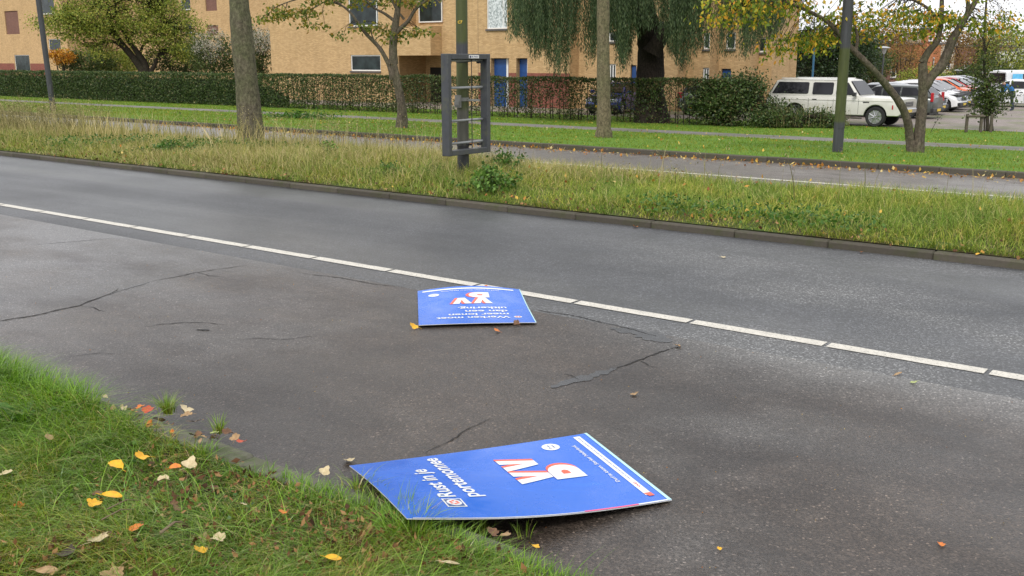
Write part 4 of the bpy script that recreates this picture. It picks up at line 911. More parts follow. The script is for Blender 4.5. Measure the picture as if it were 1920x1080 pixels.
pp = lamp_post('green and grey lamp post carrying the empty advertising frame', b0, .0865, [(0, 0), (.42, 3), (.52, 2), (1.02, 1), (1.25, 1), (1.7, 0), (1.95, 1), (4.5, 0)], 7, (-.8, .6))
# sticker numbers on the post
def text_mesh(txt, size, offset=0.0, align='LEFT', shear=0.0):
    cu = bpy.data.curves.new('t', 'FONT'); cu.body = txt; cu.size = size; cu.offset = offset; cu.align_x = align; cu.shear = shear; cu.resolution_u = 3
    o = bpy.data.objects.new('t', cu); C.objects.link(o); dg = bpy.context.evaluated_depsgraph_get(); me = bpy.data.meshes.new_from_object(o.evaluated_get(dg))
    bpy.data.objects.remove(o); bm = bmesh.new(); bm.from_mesh(me); bmesh.ops.triangulate(bm, faces=bm.faces)
    V = [v.co.copy() for v in bm.verts]; F = [tuple(v.index for v in f.verts) for f in bm.faces]; bm.free(); return V, F
M_print_y = plain('yellow_print', (.62, .42, .04), .5)
V, F = text_mesh('C7', .055, .002); b = MB()
def wrap(v):
    a_ = (v.x - .02) / .088; return (math.sin(a_) * .0895 - .0, -math.cos(a_) * .0895, v.z)
b.add([wrap(Vector((v.x - .035, 0, v.y + 2.22))) for v in V], F); b.build('post_number', M_print_y, pp)

# empty advertising frame: lies along the across-road direction, faces the oncoming traffic
S0, S1 = 10.81, 11.75
uF = -9.33
zt = HCAM + 14.55 * (112 - 101) / 1948; zb_ = HCAM - 14.5 * (290 - 112) / 1948
fr = thing('advertising_frame', 'empty dark grey poster frame with bare crossbars fixed to the lamp post', 'poster frame', P(uF, (S0 + S1) / 2, zb_), AR)
W2 = (S1 - S0) / 2; Hh = zt - zb_; d = .135; bw = .075
b = MB(); b.box(-d, 0, -W2, -W2 + bw, .0, Hh); b.box(-d, 0, W2 - bw, W2, 0, Hh); b.build('side_rail', M_steel, fr, bevel=.008)
b = MB(); b.box(-d + .002, -.002, -W2 + bw + .001, W2 - bw - .001, Hh - bw, Hh - .002); b.build('top_rail', M_steel, fr, bevel=.006)
b = MB(); b.box(-d + .002, -.002, -W2 + bw + .001, W2 - bw - .001, .002, bw); b.build('bottom_rail', M_steel, fr, bevel=.006)
b = MB(); b.box(-d - .03, -d + .03, -W2 + .03, -W2 + .03 + .001, .03, Hh - .03)
for i, q in enumerate((.13, .355, .68, .95)):
    bb = MB(); z = Hh * q - .02; bb.tube([(-d + .03, -W2 + bw - .01, z), (-d + .03, W2 - bw + .01, z)], .019, 8); bb.build('crossbar', plain('galvanised_bar', (.24, .25, .25), .4, .15), fr, smooth=50)
bb = MB(); bb.tube([(-d + .05, .14, .06), (-d + .05, .14, Hh - .06)], .006, 6); bb.build('rod', M_blk, fr)
bb = MB(); bb.box(-d + .01, -d + .045, -W2 + bw + .012, -W2 + bw + .045, bw, Hh - bw); bb.build('inner_channel', plain('galvanised_channel', (.12, .125, .11), .5), fr)
for z in (.12, Hh - .12):
    for y in (-W2 + bw + .07, W2 - bw - .07):
        bb = MB(); bb.box(-d + .005, -d + .06, y - .02, y + .02, z - .015, z + .015); bb.build('clip', M_blk, fr)
bb = MB(); bb.box(.001, .006, -.02, .20, Hh - .062, Hh - .018); pl_ = bb.build('maker_plate', M_white, fr)
MB().box(.0065, .008, -.01, .02, Hh - .056, Hh - .026).build('plate_symbol', plain('navy_print', (.01, .02, .09), .5), pl_)
V, F = text_mesh('RBL Outdoor', .026, .0006); b = MB(); b.add([(.0068, v.x + .032, v.y + Hh - .048) for v in V], F); b.build('plate_text', plain('navy_print_text', (.02, .03, .12), .5), pl_)
# clamp band on the post
pc = P(*us(b0.x, b0.y), .1)
cb = MB(); cb.cyl(0, 0, 0, .05, .095, .095, 20); cb.box(-.05, .05, -.115, -.085, -.09, .085); cb.box(-.045, .045, -.135, -.1, -.06, .0); cb.box(.05, .30, .0, .03, .0, .03)
o = cb.build('clamp', plain('clamp_steel', (.17, .17, .155), .45), fr); 
mloc = fr.matrix_basis if False else None
bpy.context.view_layer.update(); o.location = fr.matrix_world.inverted() @ Vector((b0.x, b0.y, 1.24))
for z in (.30, 1.80 - .3):
    bb = MB(); bb.cyl(0, 0, 0, .035, .092, .092, 20); q = bb.build('band', M_blk, fr, smooth=50); q.location = fr.matrix_world.inverted() @ Vector((b0.x, b0.y, zb_ + (.10 if z < 1 else Hh - .12)))
    bb = MB(); qz = (.10 if z < 1 else Hh - .12) + .02; qq = q.location; bb.tube([(qq.x, qq.y, qz), (-d + .02, qq.y + .05, qz)], .014, 6); bb.build('bracket', M_blk, fr)

def lantern(label, px, ytop, D_, h_head=.18, col=None):
    top = pt(px, ytop, D_); t = thing('street_lantern', label, 'street lamp', (top.x, top.y, -.77), 0, 'lanterns in the car park'); H = top.z + .77
    MB().tube([(0, 0, 0), (0, 0, H - .45)], [.06, .045], 10).build('post', M_steel, t, smooth=50)
    b = MB(); b.tube([(0, 0, H - .45), (0, 0, H - .38), (0, 0, H - .12), (0, 0, H - .1)], [.05, .10, .16, .16], 14); b.build('glass_bowl', plain('frosted_lamp_glass', (.45, .45, .45), .3), t, smooth=50)
    b = MB(); b.tube([(0, 0, H - .1), (0, 0, H - .07), (0, 0, H)], [.36, .36, .10], 20); b.build('cap', plain('lantern_cap', (.42, .43, .44), .4), t, smooth=40)
lantern('grey street lantern with a wide disc cap above the estate car', 1658, 87, 62)
lantern('smaller far street lantern right of the two-stemmed tree', 1797, 130, 88)
b = MB(); p0 = pt(1527, 88, 58); b.tube([(0, 0, 0), (0, 0, p0.z + .77)], .06, 8); o = b.build('blue_pole', plain('blue_pole_paint', (.03, .12, .22), .5), None, smooth=50); o.location = (p0.x, p0.y, -.77); tag(o, 'thin blue pole rising behind the white wagon roof', 'pole')

# sapling with ivy and its low wooden rail
D_ = 38.3
b0 = at(1852, 246)
cl = np.concatenate([blob(1850, 178, D_, .62, .5, .70, 90), blob(1855, 205, D_, .62, .4, .30, 30), blob(1885, 180, D_, .4, .3, .4, 16), blob(1835, 150, D_, .4, .3, .5, 18), blob(1850, 110, D_, .45, .4, .8, 26)])
plant_tree('ivy_sapling', 'ivy-clad young tree with dark leaves standing by the wooden rail', 'tree', b0,
    [([b0, pt(1850, 200, D_), pt(1846, 130, D_), pt(1846, 60, D_), pt(1850, -10, D_), pt(1852, -90, D_)], [.07, .06, .05, .045, .035, .02]),
     ([b0 + Vector((-.12, 0, 0)), pt(1846, 215, D_), pt(1852, 190, D_)], [.03, .03, .02]), ([b0 + Vector((.2, 0, 0)), pt(1858, 215, D_), pt(1850, 180, D_)], [.03, .03, .02]),
     ([pt(1846, 100, D_), pt(1862, 60, D_), pt(1885, 20, D_)], [.025, .02, .01]), ([pt(1846, 80, D_), pt(1830, 40, D_), pt(1815, 0, D_)], [.025, .02, .01])],
    M_bark_d, dict(clumps=cl, r=.20, per=15, size=.105, tr=.008), M_lf_mid, n=8)
cl = np.concatenate([blob(1850, 40, D_ - .3, 1.3, 1, 1.3, 90), blob(1880, 70, D_, .9, .8, .8, 40)])
L_ = np.repeat(cl, 9, axis=0) + rng.normal(0, .16, (len(cl) * 9, 3)); st = [o for o in bpy.data.objects if o.name.startswith('ivy_sapling')][0]
V, F = leaves(L_ - np.array(st.location), np.full(len(L_), .075)); obj_np('upper_leaves', V, F, leafy('thin_brown_leaves', [(0, (.05, .05, .02)), (.5, (.12, .10, .04)), (1, (.26, .15, .06))], .6, .3, .2), st)
rl = thing('wooden_rail', 'low weathered wooden rail on posts beside the ivy-clad young tree', 'rail', at(1830, 247))
Bq = Vector(rl.location); M_wood = plain('weathered_wood', (.085, .07, .05), .85, .3, 14)
for px in (1811, 1838, 1857):
    q = at(px, 248) - Bq; MB().box(q.x - .045, q.x + .045, q.y - .045, q.y + .045, -.1, .66).build('post', M_wood, rl, bevel=.008)
q0, q1 = at(1811, 248) - Bq, at(1840, 248) - Bq; b = MB(); b.tube([(q0.x - .05, q0.y - .06, .58), (q1.x + .05, q1.y - .06, .58)], .045, 6); b.build('crossrail', M_wood, rl)

# ------------------------------------------------------------------ cars
def interp(pl, x):
    return float(np.interp(x, [p[0] for p in pl], [p[1] for p in pl]))
def make_car(name, label, loc, rz, spec, group='parked cars beyond the grass'):
    """nose points along +x; x=0 at the middle"""
    t = thing(name, label, 'car', loc, rz, group); S = spec; Lh = S['L'] / 2; hw = S['W'] / 2; mat = S['mat']
    wx = S['wheels']; wr = S['wr']; ar = wr + .07; zs = .20 if 'sill' not in S else S['sill']
    xs = sorted(set(np.round(np.concatenate([np.linspace(-Lh, Lh, 46)] + [w + ar * np.cos(np.linspace(0, PI, 13)) for w in wx] + [np.array([-Lh + .02, -Lh + .06, Lh - .02, Lh - .06])]), 4)))
    V = []; F = []; ringn = None
    for x in xs:
        e = min(1, (Lh - abs(x)) / S.get('round', .35)); nar = 1 - S.get('taper', .10) * (1 - math.sqrt(max(0, 1 - (1 - e) ** 2)))
        z0 = zs + (.10 * (1 - e))
        for w in wx:
            if abs(x - w) < ar: z0 = max(z0, wr + math.sqrt(max(0, ar * ar - (x - w) ** 2)))
        zt_ = interp(S['top'], x); zt_ = max(zt_, z0 + .04); w_ = hw * nar; zm = z0 + (zt_ - z0) * .55
        sh = S.get('shoulder', .05)
        ring = [(x, -w_ + .04, z0), (x, -w_, z0 + .03), (x, -w_, zm), (x, -w_ + sh * .3, zt_ - .09), (x, -w_ + sh, zt_ - .03), (x, -w_ + sh + .14, zt_), (x, 0, zt_ + S.get('crownz', .03))]
        ring += [(p[0], -p[1], p[2]) for p in ring[-2::-1]]
        ringn = len(ring); V += ring
    for i in range(len(xs) - 1):
        for k in range(ringn - 1): F.append((i * ringn + k, i * ringn + k + 1, (i + 1) * ringn + k + 1, (i + 1) * ringn + k))
    F.append(tuple(range(ringn))); F.append(tuple((len(xs) - 1) * ringn + k for k in range(ringn))[::-1])
    b = MB(); b.add(V, F); body = b.build('body', mat, t, smooth=38)
    # dark underside and wheel wells
    b = MB(); b.box(-Lh + .15, Lh - .15, -hw + .20, hw - .20, zs - .02, interp(S['top'], 0) - .10); b.build('underbody', M_blk, t)
    # cabin
    roof = S['roof']; belt = S['belt']; cx0, cx1 = roof[0][0], roof[-1][0]; xr = S.get('roofin', .16)
    def wid(z): 
        f = (z - belt) / max(.01, S['H'] - belt); return hw - S.get('shoulder', .05) - .01 - xr * max(0, f)
    b = MB(); V = []; cxs = np.unique(np.concatenate([np.linspace(cx0, cx1, 40), [p[0] for p in roof]]))
    for x in cxs:
        zr = max(interp(roof, x), belt + .005); zb2 = interp(S['top'], x) - .05; wt = wid(zr)
        V += [(x, -wid(belt), zb2), (x, -wid(belt), belt), (x, -wt - (.012 if zr - belt > .3 else 0), max(belt + .002, zr - .10)), (x, -wt + .05, zr - .03 if zr - .03 > belt else zr), (x, -wt + .18, zr), (x, 0, zr + .03 * min(1, (zr - belt) * 3)),
              (x, wt - .18, zr), (x, wt - .05, zr - .03 if zr - .03 > belt else zr), (x, wt + (.012 if zr - belt > .3 else 0), max(belt + .002, zr - .10)), (x, wid(belt), belt), (x, wid(belt), zb2)]
    m = len(cxs); k_ = 11; F = [(i * k_ + k, i * k_ + k + 1, (i + 1) * k_ + k + 1, (i + 1) * k_ + k) for i in range(m - 1) for k in range(k_ - 1)]
    F += [tuple(range(k_)), tuple((m - 1) * k_ + k for k in range(k_))[::-1]]
    b.add(V, F); b.build('cabin', mat, t, smooth=30)
    for poly in S['side_windows']:
        for sg in (-1, 1):
            b = MB(); b.add([(x, sg * (wid(z) + .020), z) for x, z in poly] + [(x, sg * (wid(z) - .01), z) for x, z in poly], [tuple(range(len(poly)))] + [(i, (i + 1) % len(poly), (i + 1) % len(poly) + len(poly), i + len(poly)) for i in range(len(poly))])
            b.build('side_window', M_carglass, t)
    def slanted(nm, x0, z0, x1, z1, off):
        n_ = Vector((z1 - z0, 0, x0 - x1)).normalized() * (1 if off > 0 else -1) * .02
        w0, w1 = wid(z0) - .06, wid(z1) - .10; b = MB(); b.add([Vector(p) + n_ for p in ((x0, -w0, z0), (x0, w0, z0), (x1, w1, z1), (x1, -w1, z1))] + [Vector(p) - n_ for p in ((x0, -w0, z0), (x0, w0, z0), (x1, w1, z1), (x1, -w1, z1))], [(0, 1, 2, 3), (4, 7, 6, 5), (0, 4, 5, 1), (1, 5, 6, 2), (2, 6, 7, 3), (3, 7, 4, 0)])
        return b.build(nm, M_carglass, t)
    slanted('windscreen', *S['ws'], 1); slanted('rear_window', *S['rw'], -1)
    for i, w in enumerate(wx):
        for sg in (-1, 1):
            b = MB(); y = sg * (hw - .13); prof = [(wr - .13, -.10), (wr - .03, -.11), (wr, -.08), (wr, .08), (wr - .03, .11), (wr - .13, .10)]; n_ = 28
            V = [(w + r * math.cos(2 * PI * k / n_), y + yy, wr + r * math.sin(2 * PI * k / n_)) for k in range(n_) for r, yy in prof]; m_ = len(prof)
            F = [(k * m_ + j, ((k + 1) % n_) * m_ + j, ((k + 1) % n_) * m_ + j + 1, k * m_ + j + 1) for k in range(n_) for j in range(m_ - 1)]
            b.add(V, F); b.tube([(w, y - .07, wr), (w, y + .07, wr)], wr - .10, 20)
            wh = b.build('wheel', M_rubber, t, smooth=45)
            yo = y + sg * .075; b = MB(); b.tube([(w, yo, wr), (w, yo + sg * .035, wr)], [.05, .045], 12); ns = S.get('spokes', 5)
            b.tube([(w, yo - .01, wr), (w, yo, wr)], [wr - .125, wr - .125], 24)
            for k in range(ns):
                a_ = 2 * PI * k / ns + .3; b.tube([(w + .03 * math.cos(a_), yo + sg * .02, wr + .03 * math.sin(a_)), (w + (wr - .13) * math.cos(a_), yo + sg * .02, wr + (wr - .13) * math.sin(a_))], [.026, .02], 5)
            b.tube([(w + (wr - .13) * math.cos(q * PI / 12), yo + sg * .012, wr + (wr - .13) * math.sin(q * PI / 12)) for q in range(25)], .014, 5)
            b.build('rim', M_rim, wh, smooth=45)
    # lamps, bumpers, plates, mirrors, handles, door joints
    zl = S['lampz']
    for sg in (-1, 1):
        e = .93
        b = MB(); b.box(Lh - .16, Lh - .01, sg * (hw * e - .36), sg * (hw * e - .02), zl - .075, zl + .075); b.build('headlight', M_headlamp, t, bevel=.02)
        tl = S.get('tail', (.10, .30, .22)); b = MB(); b.box(-Lh - .005, -Lh + tl[0], sg * (hw * .955 - tl[2]), sg * (hw * .955 + .012), S.get('tailz', zl + .1), S.get('tailz', zl + .1) + tl[1]); b.build('tail_light', M_redlamp, t, bevel=.015)
        b = MB(); mxx = S.get('mirror', .75); b.box(mxx - .06, mxx + .07, sg * (hw + .02), sg * (hw + .20), belt + .02, belt + .17); b.box(mxx - .02, mxx + .02, sg * (hw - .07), sg * (hw + .03), belt + .04, belt + .08); b.build('mirror', S.get('mirmat', mat), t, bevel=.015)
        for x in S.get('handles', ()): 
            b = MB(); b.box(x - .09, x + .09, sg * (hw - .005), sg * (hw + .022), belt - .15, belt - .12); b.build('door_handle', S.get('trim', M_blk), t)
        for x in S.get('seams', ()):
            b = MB(); b.box(x - .006, x + .006, sg * (hw - .012), sg * (hw + .002), zs + .06, belt - .10); b.build('door_joint', M_blk, t)
    bm_ = S.get('bumper', M_blk); b = MB(); b.box(Lh - .12, Lh + .045, -hw * .93, hw * .93, zs + .10, zs + .28); b.build('front_bumper', bm_, t, bevel=.03)
    b = MB(); b.box(-Lh - .045, -Lh + .12, -hw * .93, hw * .93, zs + .10, zs + .28); b.build('rear_bumper', bm_, t, bevel=.03)
    b = MB(); b.box(Lh - .02, Lh + .012, -hw * .5, hw * .5, zl - .10, zl + .09); g = b.build('grille', S.get('grille', M_blk), t, bevel=.008)
    for k in range(3): MB().box(Lh + .013, Lh + .02, -hw * .48, hw * .48, zl - .075 + .06 * k, zl - .06 + .06 * k).build('grille_bar', M_chrome, g)
    for sg, x in ((1, Lh + .047), (-1, -Lh - .047)):
        MB().box(min(x, x + sg * .012), max(x, x + sg * .012), -.26, .26, zs + .13, zs + .24).build('number_plate', M_plate, t)
    return t
SUB = dict(L=5.55, W=2.0, H=1.83, mat=paint('cream_white_car_paint', (.60, .585, .53), .3), wheels=(-1.52, 1.78), wr=.39, sill=.43, belt=1.16, round=.10, taper=.03, shoulder=.05, roofin=.13,
    top=[(-2.77, 1.10), (-2.7, 1.16), (1.1, 1.17), (1.25, 1.17), (2.3, 1.13), (2.70, 1.11), (2.77, 1.07)], roof=[(-2.72, 1.17), (-2.42, 1.78), (-2.2, 1.83), (.35, 1.84), (.62, 1.80), (1.12, 1.17)],
    side_windows=[[(-2.55, 1.24), (-1.05, 1.24), (-1.00, 1.28), (-1.00, 1.66), (-1.05, 1.70), (-2.30, 1.70)], [(-.80, 1.22), (-.02, 1.22), (.02, 1.27), (.02, 1.66), (-.03, 1.70), (-.78, 1.70), (-.83, 1.66), (-.83, 1.26)], [(.17, 1.22), (.95, 1.22), (.60, 1.70), (.20, 1.70), (.15, 1.66), (.15, 1.26)]],
    ws=(1.10, 1.22, .68, 1.75), rw=(-2.70, 1.24, -2.44, 1.72), lampz=.88, tail=(.06, .5, .14), tailz=.62, bumper=M_chrome, mirror=.95, mirmat=M_blk, handles=(-.70, .30), seams=(-.95, .08, 1.10), trim=M_blk, spokes=8, crownz=.02)
pw = at(1640, 238); uw, sw = us(pw.x, pw.y)
c = P(uw - 1.78, sw + .90, -.77); van = make_car('parked_wagon', 'cream-white boxy old American wagon with dark side windows, first in the row', c, AR, SUB)
for sg in (-1,):
    for nm, bx, mt in (('side_moulding', (-2.6, 2.45, -1.012, -.998, 1.00, 1.025), paint('moulding_cream', (.70, .68, .62), .3)), ('marker_light', (2.42, 2.47, -1.010, -.99, .70, .86), M_redlamp), ('running_board', (-1.0, 1.25, -1.03, -.93, .30, .345), M_chrome), ('fender_badge', (1.28, 1.52, -1.008, -.995, .93, .97), M_blk)):
        MB().box(*bx).build(nm, mt, van)
b = MB(); b.box(-2.2, .3, -.86, -.82, 1.845, 1.87); b.box(-2.2, .3, .82, .86, 1.845, 1.87); b.build('drip_rail', M_white, van)
MB().box(.7, .95, -.02, .02, 1.2, 1.22).build('dash_top', M_blk, van)
M_silver = paint('dark_green_grey_paint', (.05, .055, .052), .25, .3)
EST = dict(L=4.75, W=1.84, H=1.48, mat=paint('greenish_grey_paint', (.065, .072, .066), .28, .3), wheels=(-1.35, 1.42), wr=.33, belt=.98, round=.5, taper=.16, shoulder=.08, roofin=.22,
    top=[(-2.37, .92), (-2.3, .97), (.9, .99), (1.1, .96), (2.0, .84), (2.3, .70), (2.37, .6)], roof=[(-2.30, .99), (-1.95, 1.36), (-1.6, 1.45), (-.2, 1.49), (.3, 1.42), (1.15, .97)],
    side_windows=[[(-1.85, 1.04), (-.95, 1.02), (-.95, 1.38), (-1.55, 1.36)], [(-.88, 1.02), (-.12, 1.02), (-.12, 1.40), (-.88, 1.39)], [(-.05, 1.02), (.82, 1.02), (.25, 1.38), (-.05, 1.40)]],
    ws=(1.05, 1.03, .36, 1.38), rw=(-2.24, 1.04, -1.98, 1.34), lampz=.66, tail=(.12, .40, .09), tailz=.76, mirror=.78, handles=(-.75, .15), seams=(-.92, -.08, .85), bumper=M_blk)
HAT = dict(L=4.1, W=1.76, H=1.50, mat=None, wheels=(-1.25, 1.28), wr=.32, belt=.96, round=.55, taper=.18, shoulder=.08, roofin=.22,
    top=[(-2.05, .80), (-1.98, .94), (.85, .98), (1.1, .95), (1.75, .80), (1.98, .66), (2.05, .55)], roof=[(-1.98, .97), (-1.72, 1.36), (-1.4, 1.46), (-.2, 1.51), (.2, 1.44), (1.10, .97)],
    side_windows=[[(-1.62, 1.06), (-.85, 1.02), (-.85, 1.40), (-1.40, 1.38)], [(-.78, 1.02), (-.08, 1.02), (-.08, 1.42), (-.78, 1.41)], [(0, 1.02), (.80, 1.02), (.20, 1.40), (0, 1.42)]],
    ws=(1.02, 1.03, .28, 1.40), rw=(-1.93, 1.03, -1.74, 1.34), lampz=.66, mirror=.75, handles=(-.65, .15), seams=(-.82, -.04, .85))
def hat(col, nm, **kw): d = dict(HAT); d['mat'] = paint(nm, col, .25, kw.pop('metal', 0)); d.update(kw); return d
pn = P(uw + .99, sw + .9, -.77)              # nose of the wagon; the row recedes across the road from it
un, sn = uw + .99, sw + .9
def rowcar(k, du, spec, name, label, flip):
    L2 = spec['L'] / 2; return make_car(name, label, P(un + du - L2, sn + k, -.77), AR + (PI if flip else 0), spec)
def nosecar(px, py, spec, name, label, flip=False):
    q = pt(px, py, 50); d_ = ray(px, py); d_ = d_ / d_.y; t_ = (-.77 - HCAM) / d_.z; u_, s_ = us(d_.x * t_, t_)
    return make_car(name, label, P(u_ - spec['L'] / 2, s_ + spec['W'] / 2, -.77), AR + (PI if flip else 0), spec)
nosecar(1746, 224, EST, 'parked_estate', 'grey-green estate car with tall red tail lamps parked beside the white wagon', True)
nosecar(1757, 217, hat((.30, .31, .33), 'silver_paint', metal=.6), 'parked_hatchback', 'silver hatchback half hidden behind the estate and tree stems')
nosecar(1797, 211, hat((.66, .66, .66), 'white_paint_car'), 'parked_hatchback', 'white hatchback facing right with black grille, behind the two-stemmed tree')
nosecar(1806, 207, hat((.60, .61, .62), 'white_paint_car_b', H=1.5), 'parked_hatchback', 'second white car directly behind the white hatchback')
nosecar(1812, 202, hat((.055, .015, .025), 'dark_wine_paint', metal=.3), 'parked_hatchback', 'dark wine-red car behind the white ones')
nosecar(1829, 197, hat((.62, .12, .03), 'orange_red_paint'), 'parked_hatchback', 'bright orange-red hatchback near the far end of the row')
nosecar(1842, 191.5, hat((.34, .03, .03), 'red_paint'), 'parked_hatchback', 'red car behind the orange-red hatchback')
nosecar(1852, 188, hat((.50, .51, .53), 'light_grey_paint', metal=.4), 'parked_hatchback', 'light grey car at the far end of the row')
nosecar(1864, 185, hat((.03, .035, .05), 'black_blue_paint'), 'parked_hatchback', 'blackish car last in the receding row')
VAN = dict(L=4.9, W=1.9, H=1.95, mat=paint('white_van_paint', (.66, .67, .68), .3), wheels=(-1.5, 1.55), wr=.33, belt=1.12, round=.4, taper=.1, shoulder=.05, roofin=.14,
    top=[(-2.45, 1.1), (1.3, 1.12), (1.6, 1.1), (2.3, .92), (2.45, .7)], roof=[(-2.43, 1.13), (-2.35, 1.88), (-2.2, 1.95), (.5, 1.95), (.8, 1.86), (1.7, 1.11)],
    side_windows=[[(.1, 1.2), (1.3, 1.2), (.8, 1.75), (.1, 1.75)], [(-1.2, 1.2), (-.05, 1.2), (-.05, 1.75), (-1.2, 1.75)]], ws=(1.62, 1.2, .86, 1.82), rw=(-2.43, 1.2, -2.37, 1.8), lampz=.8, mirror=1.2)
q = pt(1925, 200, 64); vn = make_car('parked_van', 'white van with a blue stripe cut by the right edge', (q.x, q.y, -.77), .25, VAN)
MB().box(-2.2, 1.2, -.962, -.951, .98, 1.10).build('blue_stripe', plain('light_blue_print', (.10, .45, .75), .4), vn); MB().box(-2.0, -1.3, -.90, -.875, 1.2, 1.75).build('blue_panel', plain('sky_blue_print', (.12, .48, .78), .4), vn)
q = pt(1888, 200, 57); make_car('parked_hatchback', 'white hatchback with its rear to the person in blue at the right', (q.x + .8, q.y + 1.5, -.77), 2.6, hat((.64, .65, .66), 'white_paint_car_c'))
# blue hatchback seen through the hedge
q = at(1106, 217); qq = P(*us(q.x, q.y), -.77)
hd_ = math.atan2(-.80, -.42)
make_car('parked_hatchback', 'dark blue hatchback with yellow plate glimpsed through the thin hedge', (q.x + 1.55, q.y + 3.0, -.77), hd_, hat((.014, .035, .22), 'navy_blue_paint', metal=.3))
q = pt(1318, 205, 50); make_car('parked_hatchback', 'dark grey hatchback with a red tail lamp behind the hedge end', (q.x + .6, q.y + .8, -.77), AR + PI / 2, hat((.10, .10, .11), 'dark_grey_paint', metal=.4))

# person in blue bending by the white cars
def skin_body(name, verts, edges, radii, mat, parent, sub=2):
    me = bpy.data.meshes.new(name); me.from_pydata(verts, edges, []); o = bpy.data.objects.new(name, me); C.objects.link(o)
    m = o.modifiers.new('s', 'SKIN'); 
    for v, r in zip(me.skin_vertices[0].data, radii): v.radius = (r, r)
    me.skin_vertices[0].data[0].use_root = True
    m2 = o.modifiers.new('d', 'SUBSURF'); m2.levels = sub; m2.render_levels = sub
    dg = bpy.context.evaluated_depsgraph_get(); dg.update(); nm = bpy.data.meshes.new_from_object(o.evaluated_get(dg)); bpy.data.objects.remove(o)
    nm.materials.clear(); nm.materials.append(mat); nm.shade_smooth(); return link(bpy.data.objects.new(name, nm), parent)
q = pt(1897, 200, 53.5); ps = thing('person', 'person in a blue jacket bending forward beside the white van', 'person', (q.x, q.y, -.77), 2.9)
M_jean = plain('dark_trousers', (.025, .035, .06), .8); M_jkt = plain('blue_jacket', (.015, .13, .36), .7); M_skin = plain('skin', (.50, .30, .22), .5); M_hair = plain('brown_hair', (.04, .025, .018), .8)
skin_body('body', [(0, 0, .90), (.04, .10, .88), (.06, .12, .48), (.0, .13, .08), (.12, .13, .04), (.04, -.10, .88), (-.02, -.12, .48), (-.12, -.13, .08), (.0, -.13, .04)], [(0, 1), (1, 2), (2, 3), (3, 4), (0, 5), (5, 6), (6, 7), (7, 8)], [.14, .10, .07, .05, .045, .10, .07, .05, .045], M_jean, ps)
skin_body('jacket', [(0, 0, .92), (.12, 0, 1.10), (.30, 0, 1.27), (.40, 0, 1.33), (.34, .19, 1.27), (.44, .23, 1.03), (.60, .18, .90), (.34, -.19, 1.27), (.46, -.23, 1.03), (.62, -.16, .92)], [(0, 1), (1, 2), (2, 3), (2, 4), (4, 5), (5, 6), (2, 7), (7, 8), (8, 9)], [.15, .16, .17, .08, .08, .055, .045, .08, .055, .045], M_jkt, ps)
skin_body('head', [(.40, 0, 1.33), (.50, 0, 1.40), (.56, 0, 1.45)], [(0, 1), (1, 2)], [.05, .09, .085], M_skin, ps)
skin_body('hair', [(.47, 0, 1.44), (.54, 0, 1.51)], [(0, 1)], [.085, .085], M_hair, ps)
for sg in (-1, 1): skin_body('hand', [(.60, .17 * sg, .90), (.66, .16 * sg, .86), (.70, .15 * sg, .83)], [(0, 1), (1, 2)], [.035, .035, .015], M_skin, ps, 1)

# ------------------------------------------------------------------ the two fallen campaign boards
M_bblue = None
def board_mat(name, col):
    a = NT(name)
    sc_ = a.ramp(a.noise(7, 6, .75, map_scale=(.6, 3.5, 1)), [(.60, 0.0), (.64, .25)])
    c = a.mix(sc_, col, tuple(min(1, q * 1.6 + .02) for q in col))
    sp_ = a.ramp(a.noise(55, 3, .7), [(.70, 0.0), (.73, .8)]); c = a.mix(sp_, c, (.03, .04, .09))
    c = a.mix(a.ramp(a.noise(2.2, 5, .65), [(.45, 0.0), (.7, .22)]), c, (.05, .14, .50))
    r_ = a.ramp(a.noise(5, 5, .6), [(.35, .16), (.65, .34)])
    a.set(c, r_, Specular_IOR_Level=.5); a.bump(a.noise(3, 3), .004, .5); return a.m
M_board = board_mat('blue_board_print', (.011, .130, .61)); M_bwhite = plain('white_print', (.72, .74, .76), .3, .05, 8)
M_orange = plain('orange_red_print', (.80, .11, .05), .3, .06); M_pink = plain('pink_edge_print', (.75, .10, .22), .35, .05); M_aqua = plain('pale_aqua_edge', (.42, .66, .68), .3, .08)
M_edge = plain('board_edge_white', (.60, .60, .58), .6, .1); M_core = plain('board_back', (.10, .11, .13), .8); M_dkblue = plain('dark_blue_print', (.03, .08, .25), .4)
def strip_of(poly, seg=.03):
    """triangulate a polygon and cut it small so it follows the bend of the board"""
    from mathutils.geometry import tessellate_polygon
    bm = bmesh.new(); vs = [bm.verts.new((p[0], p[1], 0)) for p in poly]
    for t_ in tessellate_polygon([[Vector((p[0], p[1], 0)) for p in poly]]):
        try: bm.faces.new([vs[q] for q in t_])
        except ValueError: pass
    for _ in range(4):
        long_ = [e for e in bm.edges if e.calc_length() > seg * 2]
        if not long_: break
        bmesh.ops.subdivide_edges(bm, edges=long_, cuts=1, use_grid_fill=False); bmesh.ops.triangulate(bm, faces=bm.faces)
    bm.verts.index_update(); V = [v.co.copy() for v in bm.verts]; F = [tuple(v.index for v in f.verts) for f in bm.faces]; bm.free(); return V, F
